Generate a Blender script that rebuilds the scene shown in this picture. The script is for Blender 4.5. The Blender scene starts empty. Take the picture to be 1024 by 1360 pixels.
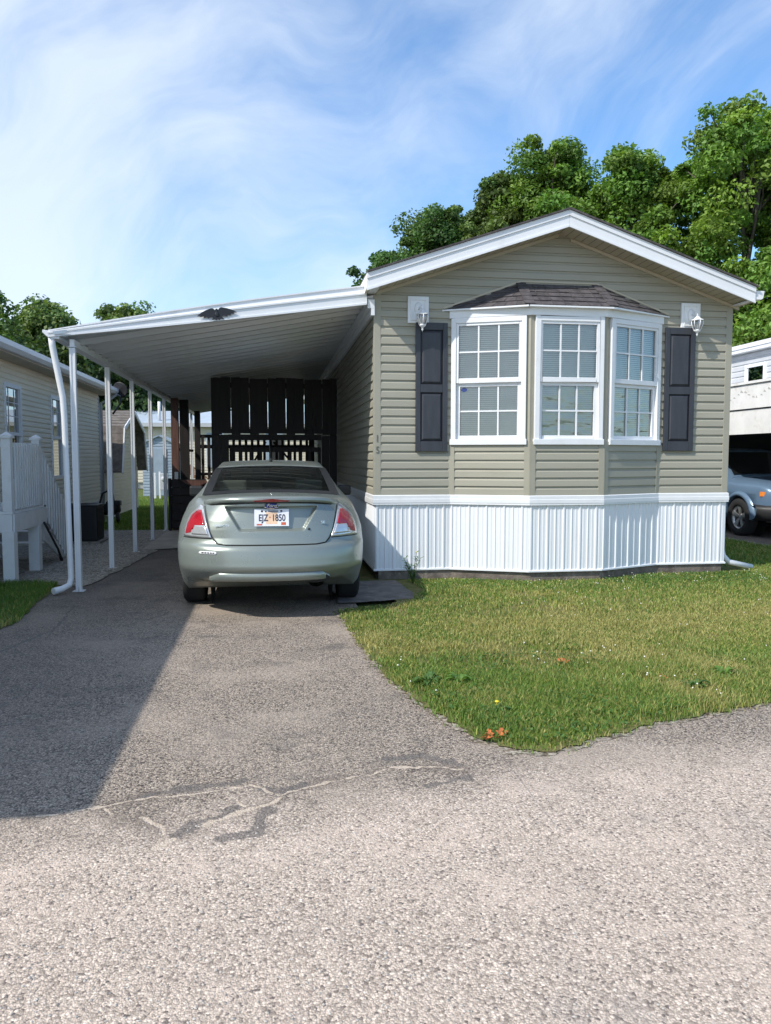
import bpy, bmesh, math, random
import numpy as np
from mathutils import Vector, Matrix

random.seed(7)
rng = np.random.default_rng(11)
S = bpy.context.scene
C = S.collection
R = math.radians

# ------------------------------------------------------------------ materials
def new_mat(name):
    m = bpy.data.materials.new(name); m.use_nodes = True
    nt = m.node_tree; nt.nodes.clear()
    out = nt.nodes.new('ShaderNodeOutputMaterial')
    return m, nt, out

def N(nt, t, **kw):
    n = nt.nodes.new(t)
    for k, v in kw.items(): setattr(n, k, v)
    return n

def L(nt, a, b): nt.links.new(a, b)

def mathn(nt, op, a, b=None, c=None, clamp=False):
    n = N(nt, 'ShaderNodeMath', operation=op); n.use_clamp = clamp
    for i, v in enumerate((a, b, c)):
        if v is None: continue
        if isinstance(v, (int, float)): n.inputs[i].default_value = v
        else: L(nt, v, n.inputs[i])
    return n.outputs[0]

def mixc(nt, f, a, b, blend='MIX'):
    n = N(nt, 'ShaderNodeMix', data_type='RGBA', blend_type=blend)
    for i, v in ((0, f), (6, a), (7, b)):
        if isinstance(v, (int, float)): n.inputs[i].default_value = v
        elif isinstance(v, (tuple, list)): n.inputs[i].default_value = (*v[:3], 1)
        else: L(nt, v, n.inputs[i])
    return n.outputs[2]

def noise(nt, vec, scale, detail=4, rough=.55):
    n = N(nt, 'ShaderNodeTexNoise'); n.inputs['Scale'].default_value = scale
    n.inputs['Detail'].default_value = detail; n.inputs['Roughness'].default_value = rough
    if vec is not None: L(nt, vec, n.inputs['Vector'])
    return n.outputs['Fac']

def ramp(nt, f, lo, hi, smooth=True):
    n = N(nt, 'ShaderNodeMapRange'); n.interpolation_type = 'SMOOTHSTEP' if smooth else 'LINEAR'
    L(nt, f, n.inputs[0]); n.inputs[1].default_value = lo; n.inputs[2].default_value = hi
    return n.outputs[0]

def bumpn(nt, h, strength=.3, dist=.01):
    n = N(nt, 'ShaderNodeBump'); n.inputs['Strength'].default_value = strength
    n.inputs['Distance'].default_value = dist; L(nt, h, n.inputs['Height'])
    return n.outputs[0]

def scalev(nt, vec, sx, sy, sz, rot=(0, 0, 0)):
    n = N(nt, 'ShaderNodeMapping'); L(nt, vec, n.inputs[0])
    n.inputs['Scale'].default_value = (sx, sy, sz); n.inputs['Rotation'].default_value = rot
    return n.outputs[0]

def pm(name, col, rough=.55, metal=0., var=.12, scale=3., dirt=None, dirt_amt=0., bump=0., bscale=40., coat=0., spec=.5, stretch=(1, 1, 1)):
    """Painted / plain surface: small colour drift, roughness drift, optional dirt and fine bump."""
    m, nt, out = new_mat(name)
    p = N(nt, 'ShaderNodeBsdfPrincipled'); L(nt, p.outputs[0], out.inputs[0])
    tc = N(nt, 'ShaderNodeTexCoord')
    pos = scalev(nt, tc.outputs['Object'], *stretch)
    f = noise(nt, pos, scale, 5)
    lo = tuple(c * (1 - var) for c in col); hi = tuple(min(1, c * (1 + var)) for c in col)
    c = mixc(nt, ramp(nt, f, .3, .7), lo, hi)
    if dirt:
        d = ramp(nt, noise(nt, pos, scale * 2.3, 6, .65), .5, .72)
        c = mixc(nt, mathn(nt, 'MULTIPLY', d, dirt_amt), c, dirt)
    L(nt, c, p.inputs['Base Color'])
    p.inputs['Metallic'].default_value = metal
    r = N(nt, 'ShaderNodeMapRange'); L(nt, noise(nt, pos, scale * 4, 3), r.inputs[0])
    r.inputs[3].default_value = max(.02, rough - .07); r.inputs[4].default_value = min(1, rough + .1)
    L(nt, r.outputs[0], p.inputs['Roughness'])
    p.inputs['Coat Weight'].default_value = coat; p.inputs['Coat Roughness'].default_value = .07
    p.inputs['Specular IOR Level'].default_value = spec
    if bump:
        L(nt, bumpn(nt, noise(nt, pos, bscale, 4), bump, .006), p.inputs['Normal'])
    return m

def glass_mat(name, tint=(.8, .88, .85), trans=.85, rough=.0, wave=0.):
    """Thin pane: mostly see-through, mirror-like by Fresnel."""
    m, nt, out = new_mat(name)
    tr = N(nt, 'ShaderNodeBsdfTransparent'); tr.inputs[0].default_value = (*[t * trans for t in tint], 1)
    gl = N(nt, 'ShaderNodeBsdfGlossy'); gl.inputs['Roughness'].default_value = rough
    gl.inputs[0].default_value = (.95, .97, 1, 1)
    fr = N(nt, 'ShaderNodeFresnel'); fr.inputs[0].default_value = 1.55
    f = mathn(nt, 'MULTIPLY_ADD', fr.outputs[0], 1.9, .06, clamp=True)
    if wave:
        tc = N(nt, 'ShaderNodeTexCoord')
        w = noise(nt, scalev(nt, tc.outputs['Object'], 2.2, 2.2, 5), 1.6, 2)
        b = bumpn(nt, w, wave, .05); L(nt, b, gl.inputs['Normal'])
    mx = N(nt, 'ShaderNodeMixShader'); L(nt, f, mx.inputs[0]); L(nt, tr.outputs[0], mx.inputs[1]); L(nt, gl.outputs[0], mx.inputs[2])
    L(nt, mx.outputs[0], out.inputs[0])
    return m

def leaf_mat(name, attr='col', trans=.3):
    m, nt, out = new_mat(name)
    a = N(nt, 'ShaderNodeAttribute'); a.attribute_name = attr
    p = N(nt, 'ShaderNodeBsdfPrincipled'); L(nt, a.outputs['Color'], p.inputs['Base Color'])
    p.inputs['Roughness'].default_value = .55; p.inputs['Specular IOR Level'].default_value = .3
    t = N(nt, 'ShaderNodeBsdfTranslucent'); c = mixc(nt, 1., a.outputs['Color'], (1.5, 1.6, .7), 'MULTIPLY'); L(nt, c, t.inputs[0])
    mx = N(nt, 'ShaderNodeMixShader'); mx.inputs[0].default_value = trans
    L(nt, p.outputs[0], mx.inputs[1]); L(nt, t.outputs[0], mx.inputs[2]); L(nt, mx.outputs[0], out.inputs[0])
    return m

PALE_CRACKS = [  # pale sandy seams across the mouth of the drive: points (x, y) and half width
    ([(-.95, 3.22), (-.728, 3.276), (-.578, 3.344), (-.421, 3.351), (-.278, 3.368), (-.115, 3.398), (-.048, 3.361), (.017, 3.285), (.117, 3.336), (.255, 3.384), (.548, 3.493), (.696, 3.507), (.88, 3.435)], .0085),
    ([(-.444, 2.902), (-.306, 2.984), (-.255, 3.071), (-.198, 3.112), (-.124, 3.151), (-.047, 3.192), (.017, 3.256)], .0125),
    ([(-.21, 3.327), (-.141, 3.189)], .0055), ([(-.724, 3.258), (-.635, 3.15)], .005), ([(-.542, 3.169), (-.437, 3.019), (-.439, 2.896)], .006)]
DARK_SEALS = [
    ([(-.612, 3.356), (-.46, 3.406), (-.283, 3.431), (-.151, 3.452)], .027), ([(-.048, 3.349), (.026, 3.307), (.118, 3.372)], .020),
    ([(-.385, 2.981), (-.285, 3.072), (-.172, 3.193)], .026), ([(-.069, 2.965), (-.058, 3.064), (-.012, 3.152)], .034), ([(-.188, 2.937), (-.131, 2.949)], .026),
    ([(.552, 3.612), (.719, 3.626), (.873, 3.508)], .026), ([(.674, 3.273), (.802, 3.335), (.92, 3.351)], .022)]
HAIR_CRACKS = [([(-2.3, 4.4), (-2.05, 5.1), (-2.12, 5.9), (-1.85, 6.8), (-1.95, 7.9)], .010), ([(-1.5, 3.6), (-1.62, 4.6), (-1.5, 5.3)], .006), ([(-1.3, 6.9), (-1.05, 7.25), (-.98, 7.5)], .008), ([(-.75, 5.9), (-.82, 6.6)], .005)]
def line_dist(x, y, lines):
    """distance of points to a set of broken lines, less each line's half width"""
    best = np.full(x.shape, 9.)
    for pts, hw in lines:
        for A, B in zip(pts, pts[1:]):
            bx, by = B[0] - A[0], B[1] - A[1]; h = np.clip(((x - A[0]) * bx + (y - A[1]) * by) / (bx * bx + by * by), 0, 1)
            best = np.minimum(best, np.hypot(x - A[0] - h * bx, y - A[1] - h * by) - hw)
    return best

def paving_mat(name):
    """Old asphalt of the drive and the pale chip-seal of the lane, one continuous weathered surface."""
    m, nt, out = new_mat(name)
    p = N(nt, 'ShaderNodeBsdfPrincipled'); L(nt, p.outputs[0], out.inputs[0])
    g = N(nt, 'ShaderNodeNewGeometry'); pos = g.outputs['Position']
    sp = N(nt, 'ShaderNodeSeparateXYZ'); L(nt, pos, sp.inputs[0])
    v1 = N(nt, 'ShaderNodeTexVoronoi'); v1.inputs['Scale'].default_value = 95; L(nt, pos, v1.inputs['Vector'])
    v2 = N(nt, 'ShaderNodeTexVoronoi'); v2.inputs['Scale'].default_value = 175; L(nt, pos, v2.inputs['Vector'])
    s1 = N(nt, 'ShaderNodeSeparateColor'); L(nt, v1.outputs['Color'], s1.inputs[0])
    s2 = N(nt, 'ShaderNodeSeparateColor'); L(nt, v2.outputs['Color'], s2.inputs[0])
    big = noise(nt, pos, .9, 5, .6); mid = noise(nt, pos, 4.5, 5, .6); fine = noise(nt, pos, 22, 4, .6); wide = noise(nt, scalev(nt, pos, .55, 1.3, 1, (0, 0, R(12))), 1.1, 6, .6)
    gap1 = ramp(nt, v1.outputs['Distance'], .30, .72); gap2 = ramp(nt, v2.outputs['Distance'], .32, .75)
    M_ = lambda a, b: mathn(nt, 'MULTIPLY', a, b)
    # lane: every cell a stone of its own tone, dark grit between
    l1 = mixc(nt, ramp(nt, s1.outputs[0], .05, .95, False), (.30, .243, .198), (.83, .69, .572)); l1 = mixc(nt, M_(gap1, .62), l1, (.17, .138, .114))
    l2 = mixc(nt, s2.outputs[1], (.36, .292, .238), (.75, .625, .512)); l2 = mixc(nt, M_(gap2, .5), l2, (.23, .184, .15))
    lane = mixc(nt, ramp(nt, s1.outputs[1], .35, .65), l1, l2)
    dust = mixc(nt, .72, lane, (.63, .51, .42))
    lane = mixc(nt, ramp(nt, mathn(nt, 'ADD', M_(mid, .45), M_(wide, .7)), .55, .78), lane, dust)
    lane = mixc(nt, M_(ramp(nt, noise(nt, pos, 1.7, 6, .65), .54, .72), .34), lane, (.24, .22, .205))
    lane = mixc(nt, M_(mathn(nt, 'GREATER_THAN', s1.outputs[2], .955), .75), lane, (.10, .085, .08))
    # drive: tar with worn stone tops
    t1 = mixc(nt, ramp(nt, s1.outputs[0], .25, .95, False), (.12, .098, .082), (.60, .495, .395)); t1 = mixc(nt, M_(gap1, .8), t1, (.050, .045, .042))
    t2 = mixc(nt, s2.outputs[1], (.14, .114, .096), (.53, .435, .345)); t2 = mixc(nt, M_(gap2, .55), t2, (.07, .062, .056))
    drv = mixc(nt, ramp(nt, s1.outputs[1], .35, .65), t1, t2)
    drv = mixc(nt, M_(mathn(nt, 'GREATER_THAN', s2.outputs[2], .88), .6), drv, (.55, .47, .38))
    drv = mixc(nt, M_(ramp(nt, mathn(nt, 'ADD', M_(mid, .5), M_(wide, .5)), .50, .66), .50), drv, (.072, .068, .067))
    drv = mixc(nt, M_(ramp(nt, big, .44, .70), .55), drv, (.44, .365, .298))
    paving_tone = ramp(nt, mathn(nt, 'ADD', mathn(nt, 'MULTIPLY', sp.outputs[0], -1), M_(mid, .6)), .9, 1.9)  # drive darker towards its left side, broken up by noise
    drv = mixc(nt, M_(paving_tone, .28), drv, (.12, .105, .095))
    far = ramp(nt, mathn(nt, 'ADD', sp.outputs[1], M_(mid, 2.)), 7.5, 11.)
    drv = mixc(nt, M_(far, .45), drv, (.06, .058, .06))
    at_ = N(nt, 'ShaderNodeAttribute'); at_.attribute_name = 'paving_tone'; aw_ = N(nt, 'ShaderNodeSeparateColor'); L(nt, at_.outputs['Color'], aw_.inputs[0])
    # where the two meet the surface is a ragged blend
    edge = mathn(nt, 'ADD', sp.outputs[1], M_(sp.outputs[0], -.14))
    edge = mathn(nt, 'ADD', edge, M_(mathn(nt, 'SUBTRACT', noise(nt, pos, 2.6, 6, .65), .5), 1.0))
    c = mixc(nt, ramp(nt, edge, 2.85, 3.42), lane, drv)
    # tar seals and sandy seams, held as a wear map on the cracked part of the surface
    rag = M_(mathn(nt, 'SUBTRACT', noise(nt, pos, 45, 3, .65), .5), 1.1)
    c = mixc(nt, M_(aw_.outputs[2], .55), c, (.125, .102, .085))
    c = mixc(nt, M_(ramp(nt, mathn(nt, 'ADD', aw_.outputs[1], rag), .42, .62), .72), c, mixc(nt, s2.outputs[0], (.070, .064, .062), (.19, .17, .155)))
    ck = ramp(nt, mathn(nt, 'ADD', aw_.outputs[0], M_(rag, .7)), .42, .60)
    c = mixc(nt, M_(ck, .9), c, mixc(nt, s2.outputs[1], (.40, .325, .25), (.66, .55, .44)))
    L(nt, c, p.inputs['Base Color'])
    p.inputs['Roughness'].default_value = .9; p.inputs['Specular IOR Level'].default_value = .2
    h = mathn(nt, 'ADD', M_(v1.outputs['Distance'], -1.), M_(v2.outputs['Distance'], -.8))
    h = mathn(nt, 'ADD', h, M_(fine, .5)); h = mathn(nt, 'ADD', h, M_(ck, -.5))
    L(nt, bumpn(nt, h, .55, .006), p.inputs['Normal'])
    return m

def ground_mat(name, a, b, c3, s=6., stones=0., bump=.5):
    m, nt, out = new_mat(name)
    p = N(nt, 'ShaderNodeBsdfPrincipled'); L(nt, p.outputs[0], out.inputs[0])
    g = N(nt, 'ShaderNodeNewGeometry'); pos = g.outputs['Position']
    c = mixc(nt, ramp(nt, noise(nt, pos, s, 6, .65), .35, .65), a, b)
    c = mixc(nt, ramp(nt, noise(nt, pos, s * .22, 4), .45, .7), c, c3)
    h = noise(nt, pos, 45, 5)
    if stones:
        v = N(nt, 'ShaderNodeTexVoronoi'); v.inputs['Scale'].default_value = stones; L(nt, pos, v.inputs['Vector'])
        sc = N(nt, 'ShaderNodeSeparateColor'); L(nt, v.outputs['Color'], sc.inputs[0])
        c = mixc(nt, sc.outputs[0], mixc(nt, .45, c, (.05, .045, .04)), mixc(nt, .4, c, (.75, .7, .62)))
        h = mathn(nt, 'ADD', h, mathn(nt, 'MULTIPLY', v.outputs['Distance'], -1.5))
    L(nt, c, p.inputs['Base Color']); p.inputs['Roughness'].default_value = .95
    p.inputs['Specular IOR Level'].default_value = .15
    L(nt, bumpn(nt, h, bump, .02), p.inputs['Normal'])
    return m

M = {}
M['white'] = pm('white_vinyl', (.76, .77, .785), .42, var=.03, dirt=(.55, .53, .48), dirt_amt=.18)
M['white_metal'] = pm('white_metal', (.74, .75, .77), .38, var=.03, scale=1.5, dirt=(.5, .49, .46), dirt_amt=.22, stretch=(1, 1, .35))
M['skirt'] = pm('skirting_white', (.77, .785, .81), .4, var=.03, scale=1.2, dirt=(.62, .6, .55), dirt_amt=.18, stretch=(1, 1, .3))
M['siding'] = pm('olive_siding', (.345, .328, .262), .55, var=.05, scale=1.3, dirt=(.26, .24, .17), dirt_amt=.25, bump=.12, bscale=60, stretch=(.5, .5, 3))
M['corner'] = pm('olive_trim', (.335, .317, .250), .5, var=.04)
M['soffit'] = pm('soffit_tan', (.46, .41, .31), .6, var=.05)
M['shutter'] = pm('charcoal_shutter', (.038, .041, .051), .5, var=.14, scale=5, bump=.25, bscale=(60), stretch=(3, 3, .6))
M['shingle'] = pm('brown_shingle', (.075, .066, .068), .92, var=.35, scale=9, dirt=(.16, .14, .14), dirt_amt=.5, bump=.8, bscale=120)
M['blind'] = pm('blind_slats', (.82, .84, .79), .6, var=.05)
M['pane'] = glass_mat('window_glass', (.94, .96, .91), .95, wave=.0)
M['pane_wavy'] = glass_mat('window_glass_rippled', (.94, .96, .91), .95, wave=.16)
M['dark_in'] = pm('dark_room', (.03, .03, .03), .9)
M['concrete'] = pm('old_concrete', (.28, .25, .215), .92, var=.25, scale=6, dirt=(.10, .085, .07), dirt_amt=.8, bump=.8, bscale=50)
M['number'] = pm('number_metal', (.12, .13, .11), .5)
M['ceiling'] = pm('carport_pan', (.52, .55, .58), .3, metal=.4, var=.06, scale=.8, dirt=(.42, .41, .38), dirt_amt=.35, stretch=(.4, 2, 1))
M['eagle'] = pm('black_iron', (.012, .013, .018), .5)
M['lamp_glass'] = glass_mat('lantern_glass', (.9, .9, .88), .9, .08)
M['stain'] = pm('dark_stain_wood', (.016, .011, .011), .6, var=.35, scale=4, bump=.5, bscale=30, stretch=(6, 6, .5))
M['stain_red'] = pm('red_brown_wood', (.115, .052, .038), .6, var=.3, scale=4, bump=.5, bscale=30, stretch=(6, 6, .5))
M['cream'] = pm('cream_siding', (.84, .755, .59), .6, var=.05, scale=1.5, stretch=(.5, .5, 3))
M['cream_far'] = pm('pale_cream_siding', (.66, .60, .48), .6, var=.04)
M['grey_skirt'] = pm('grey_skirting', (.45, .44, .42), .6, var=.08)
M['metal_roof'] = pm('metal_roofing', (.62, .63, .65), .4, var=.06)
M['blue_roof'] = pm('blue_grey_roofing', (.40, .47, .54), .5, var=.07)
M['blue_shed'] = pm('blue_grey_siding', (.30, .37, .44), .6, var=.08)
M['grey_wall'] = pm('grey_siding', (.50, .51, .53), .6, var=.05)
M['shed_roof'] = pm('shed_shingle', (.145, .125, .11), .95, var=.3, scale=7, bump=.8, bscale=90)
M['old_white'] = pm('weathered_white_paint', (.76, .75, .73), .6, var=.06, scale=2.5, dirt=(.50, .43, .38), dirt_amt=.4, bump=.1)
M['porch'] = pm('porch_white', (.74, .75, .76), .5, var=.04, dirt=(.5, .5, .48), dirt_amt=.3)
M['black'] = pm('black_plastic', (.018, .018, .02), .55, var=.2)
M['acgrille'] = pm('black_grille', (.012, .012, .014), .5)
M['paint'] = pm('sage_car_paint', (.265, .295, .268), .28, metal=.45, var=.025, scale=1.2, coat=.3)
M['paint_lid'] = M['paint']
M['seam'] = pm('panel_gap', (.01, .011, .011), .7)
M['carglass'] = glass_mat('car_glass', (.62, .70, .66), .92)
M['lensred'] = pm('red_lens', (.36, .006, .018), .15, var=.12, scale=14, coat=.8)
M['lensclear'] = pm('clear_lens', (.60, .60, .60), .10, metal=.55, var=.07, scale=12, coat=.8)
M['lensdark'] = pm('dark_red_lens', (.14, .006, .008), .15, coat=.6)
M['amber'] = pm('amber_lens', (.75, .22, .03), .15, var=.15, scale=20, coat=.8)
M['chrome'] = pm('chrome', (.75, .76, .77), .12, metal=1., var=.03)
M['badge_blue'] = pm('badge_blue', (.012, .03, .19), .25, coat=.6)
M['plate'] = pm('plate_paint', (.78, .79, .84), .45, var=.05, scale=8)
M['plate_red'] = pm('plate_red_sticker', (.55, .12, .06), .5, var=.1)
M['plate_peach'] = pm('plate_peach', (.80, .55, .38), .5, var=.1, scale=9)
M['plate_blue'] = pm('plate_lettering', (.03, .04, .07), .5)
M['tyre'] = pm('tyre_rubber', (.014, .014, .015), .85, var=.2, bump=.4, bscale=60)
M['rim'] = pm('alloy_rim', (.50, .50, .51), .3, metal=.8, var=.05)
M['trim_dark'] = pm('dark_trim', (.02, .021, .022), .5)
M['seat'] = pm('seat_fabric', (.30, .285, .25), .9, var=.1)
M['jeep'] = pm('blue_grey_paint', (.125, .195, .285), .3, metal=.2, var=.03, coat=.0)
M['dark_glass'] = pm('tinted_car_glass', (.012, .013, .014), .06, var=.05)
M['paving'] = paving_mat('weathered_paving')
M['soil'] = ground_mat('lawn_soil', (.085, .105, .03), (.16, .155, .055), (.20, .17, .075), 9., bump=.7)
M['ground'] = ground_mat('rough_ground', (.07, .11, .03), (.12, .15, .045), (.14, .13, .06), 3.)
M['gravel'] = ground_mat('pea_gravel', (.30, .265, .215), (.40, .36, .30), (.22, .20, .15), 5., stones=40., bump=.8)
M['walk'] = pm('walk_concrete', (.40, .355, .30), .9, var=.12, scale=3, bump=.3, bscale=60)
M['sealer'] = ground_mat('tar_sealer', (.085, .08, .08), (.13, .122, .116), (.105, .10, .10), 14., stones=120., bump=.12)
M['crackfill'] = ground_mat('sandy_crack_fill', (.44, .385, .315), (.54, .475, .395), (.34, .30, .25), 30., bump=.1)
M['drydirt'] = ground_mat('bare_dirt', (.15, .112, .07), (.21, .155, .10), (.10, .095, .04), 12., stones=60., bump=.25)
M['bark'] = pm('bark', (.10, .085, .065), .95, var=.3, scale=6, bump=1., bscale=14, stretch=(3, 3, .6))
M['leaf'] = leaf_mat('leaves', 'col', .28)
M['grass'] = leaf_mat('grass_blades', 'col', .25)
M['dryleaf'] = pm('dry_orange_leaf', (.42, .12, .035), .8, var=.4, scale=30)
M['flower'] = pm('white_clover', (.72, .70, .62), .8, var=.1)
M['yellow'] = pm('yellow_flower', (.75, .55, .03), .8, var=.1)
M['brown_wood'] = pm('brown_wood', (.22, .12, .07), .7, var=.25, stretch=(3, 3, .6))

M['foundation'] = pm('dirty_foundation', (.15, .125, .105), .95, var=.3, scale=7, dirt=(.36, .32, .27), dirt_amt=.6, bump=1., bscale=40)
M['pad'] = pm('dark_pad', (.145, .13, .12), .95, var=.25, scale=5, dirt=(.30, .27, .23), dirt_amt=.5, bump=.6, bscale=70)
# ------------------------------------------------------------------ mesh helpers
class MB:
    def __init__(s): s.v = []; s.f = []; s.sm = []
    def add(s, vs, fs, smooth=False):
        b = len(s.v); s.v += [tuple(v) for v in vs]
        for f in fs: s.f.append(tuple(b + i for i in f)); s.sm.append(smooth)
        return s
    def quad(s, a, b, c, d): return s.add([a, b, c, d], [(0, 1, 2, 3)])
    def poly(s, pts): return s.add(pts, [tuple(range(len(pts)))])
    def box(s, x0, x1, y0, y1, z0, z1):
        vs = [(x0, y0, z0), (x1, y0, z0), (x1, y1, z0), (x0, y1, z0), (x0, y0, z1), (x1, y0, z1), (x1, y1, z1), (x0, y1, z1)]
        return s.add(vs, [(3, 2, 1, 0), (4, 5, 6, 7), (0, 1, 5, 4), (1, 2, 6, 5), (2, 3, 7, 6), (3, 0, 4, 7)])
    def obox(s, o, u, v, w, du, dv, dw):
        """box at origin o spanned along unit-ish vectors u, v, w over ranges du, dv, dw"""
        o, u, v, w = Vector(o), Vector(u), Vector(v), Vector(w)
        vs = [o + u * a + v * b + w * c for c in dw for b in dv for a in du]
        return s.add(vs, [(0, 2, 3, 1), (4, 5, 7, 6), (0, 1, 5, 4), (1, 3, 7, 5), (3, 2, 6, 7), (2, 0, 4, 6)])
    def bar(s, a, b, w, h, up=(0, 0, 1)):
        a, b = Vector(a), Vector(b); d = (b - a); ln = d.length; d.normalize(); up = Vector(up)
        if abs(d.dot(up)) > .98: up = Vector((0, 1, 0))
        sd = d.cross(up).normalized(); u2 = sd.cross(d).normalized()
        return s.obox(a, d, sd, u2, (0, ln), (-w / 2, w / 2), (-h / 2, h / 2))
    def prism(s, pts, ext):
        """closed polygon pts (3D) swept by vector ext"""
        n = len(pts); e = Vector(ext); vs = [Vector(p) for p in pts]; vs = vs + [p + e for p in vs]
        fs = [tuple(range(n)), tuple(range(2 * n - 1, n - 1, -1))] + [(i, i + n, (i + 1) % n + n, (i + 1) % n) for i in range(n)]
        return s.add(vs, fs)
    def tube(s, path, r, n=10, cap=True, smooth=True):
        P = [Vector(p) for p in path]; k = len(P); rs = r if isinstance(r, (list, tuple)) else [r] * k
        vs = []; nrm = None
        for i in range(k):
            d = (P[min(i + 1, k - 1)] - P[max(i - 1, 0)]).normalized()
            if nrm is None:
                nrm = d.orthogonal().normalized()
            else:
                nrm = (nrm - d * nrm.dot(d)).normalized()
            b = d.cross(nrm)
            for j in range(n):
                a = 2 * math.pi * j / n
                vs.append(P[i] + (nrm * math.cos(a) + b * math.sin(a)) * rs[i])
        fs = [(i * n + j, i * n + (j + 1) % n, (i + 1) * n + (j + 1) % n, (i + 1) * n + j) for i in range(k - 1) for j in range(n)]
        s.add(vs, fs, smooth)
        if cap: s.add([vs[j] for j in range(n)], [tuple(range(n - 1, -1, -1))]); s.add(vs[-n:], [tuple(range(n))])
        return s
    def lathe(s, prof, o=(0, 0, 0), axis='Z', n=24, smooth=True):
        vs = []
        for r, h in prof:
            for j in range(n):
                a = 2 * math.pi * j / n; c, q = r * math.cos(a), r * math.sin(a)
                p = {'Z': (c, q, h), 'X': (h, c, q), 'Y': (q, h, c)}[axis]
                vs.append((p[0] + o[0], p[1] + o[1], p[2] + o[2]))
        k = len(prof)
        fs = [(i * n + j, i * n + (j + 1) % n, (i + 1) * n + (j + 1) % n, (i + 1) * n + j) for i in range(k - 1) for j in range(n)]
        return s.add(vs, fs, smooth)
    def grid(s, P, smooth=True, closed=False):
        """P[i][j] points"""
        ni, nj = len(P), len(P[0]); vs = [p for row in P for p in row]
        fs = [(i * nj + j, i * nj + (j + 1) % nj, (i + 1) * nj + (j + 1) % nj, (i + 1) * nj + j) for i in range(ni - 1) for j in range(nj if closed else nj - 1)]
        return s.add(vs, fs, smooth)
    def build(s, name, m, parent=None, bevel=0., label=None, recalc=True, smooth_angle=None):
        me = bpy.data.meshes.new(name)
        me.from_pydata([tuple(v) for v in s.v], [], s.f)
        me.polygons.foreach_set('use_smooth', s.sm)
        if recalc or bevel:
            bm = bmesh.new(); bm.from_mesh(me)
            bmesh.ops.remove_doubles(bm, verts=bm.verts, dist=1e-5)
            if recalc: bmesh.ops.recalc_face_normals(bm, faces=bm.faces)
            if bevel:
                es = [e for e in bm.edges if len(e.link_faces) == 2 and e.calc_face_angle(0) > .5]
                bmesh.ops.bevel(bm, geom=es, offset=bevel, segments=2, affect='EDGES', profile=.6, clamp_overlap=True)
            bm.to_mesh(me); bm.free()
        me.materials.append(m)
        o = bpy.data.objects.new(name, me); C.objects.link(o)
        if parent: o.parent = parent
        if label: o['label'] = label
        return o

def tag(o, label=None, cat=None, group=None, kind=None):
    if label: o['label'] = label
    if cat: o['category'] = cat
    if group: o['group'] = group
    if kind: o['kind'] = kind
    return o

def thing(name, label, cat, loc=(0, 0, 0), rz=0., group=None):
    o = bpy.data.objects.new(name, None); o.empty_display_size = .3; C.objects.link(o)
    o.location = loc; o.rotation_euler = (0, 0, rz)
    return tag(o, label, cat, group)

def rel(o):
    """the thing's own origin, so parts may be written in place coordinates"""
    return Vector(o.location)

def shift(mb, o):
    l = rel(o); mb.v = [(v[0] - l.x, v[1] - l.y, v[2] - l.z) for v in mb.v]; return mb

def text_mesh(name, body, size, loc, m, parent, rot=(R(90), 0, 0), ext=.002, shear=0., sx=1., bold=0.):
    cu = bpy.data.curves.new(name, 'FONT'); cu.body = body; cu.size = size; cu.extrude = ext; cu.offset = bold
    cu.align_x = 'CENTER'; cu.align_y = 'CENTER'; cu.shear = shear
    t = bpy.data.objects.new(name, cu); C.objects.link(t)
    bpy.context.view_layer.update()
    me = bpy.data.meshes.new_from_object(t.evaluated_get(bpy.context.evaluated_depsgraph_get()))
    bpy.data.objects.remove(t)
    me.transform(Matrix.Diagonal((sx, 1, 1, 1)))
    me.materials.clear(); me.materials.append(m)
    o = bpy.data.objects.new(name, me); C.objects.link(o); o.location = loc; o.rotation_euler = rot
    if parent: o.parent = parent
    return o

def struct(name, mb, m, recalc=True):
    return tag(mb.build(name, m, recalc=recalc), kind='structure')

def lerp(a, b, t): return a + (b - a) * t
def smst(a, b, x):
    t = max(0, min(1, (x - a) / (b - a))); return t * t * (3 - 2 * t)
def interp(tab, x):
    if x <= tab[0][0]: return tab[0][1]
    for (x0, y0), (x1, y1) in zip(tab, tab[1:]):
        if x <= x1: return lerp(y0, y1, (x - x0) / (x1 - x0))
    return tab[-1][1]
def wob(pts, amp, step=.06, seed=1):
    """refine a closed outline and roughen it"""
    rr = random.Random(seed); out = []
    n = len(pts)
    for i in range(n):
        a, b = Vector(pts[i]), Vector(pts[(i + 1) % n]); d = b - a; k = max(1, int(d.length / step))
        nr = Vector((-d.y, d.x)).normalized()
        for j in range(k):
            p = a + d * (j / k) + nr * rr.uniform(-amp, amp); out.append((p.x, p.y))
    return out

def sheet(name, pts, z, m, kind='structure'):
    mb = MB().poly([(x, y, z) for x, y in pts]); o = mb.build(name, m, recalc=False)
    me = o.data; bm = bmesh.new(); bm.from_mesh(me); bmesh.ops.triangulate(bm, faces=bm.faces)
    for f in bm.faces:
        if f.normal.z < 0: f.normal_flip()
    bm.to_mesh(me); bm.free()
    return tag(o, kind=kind)

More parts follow.
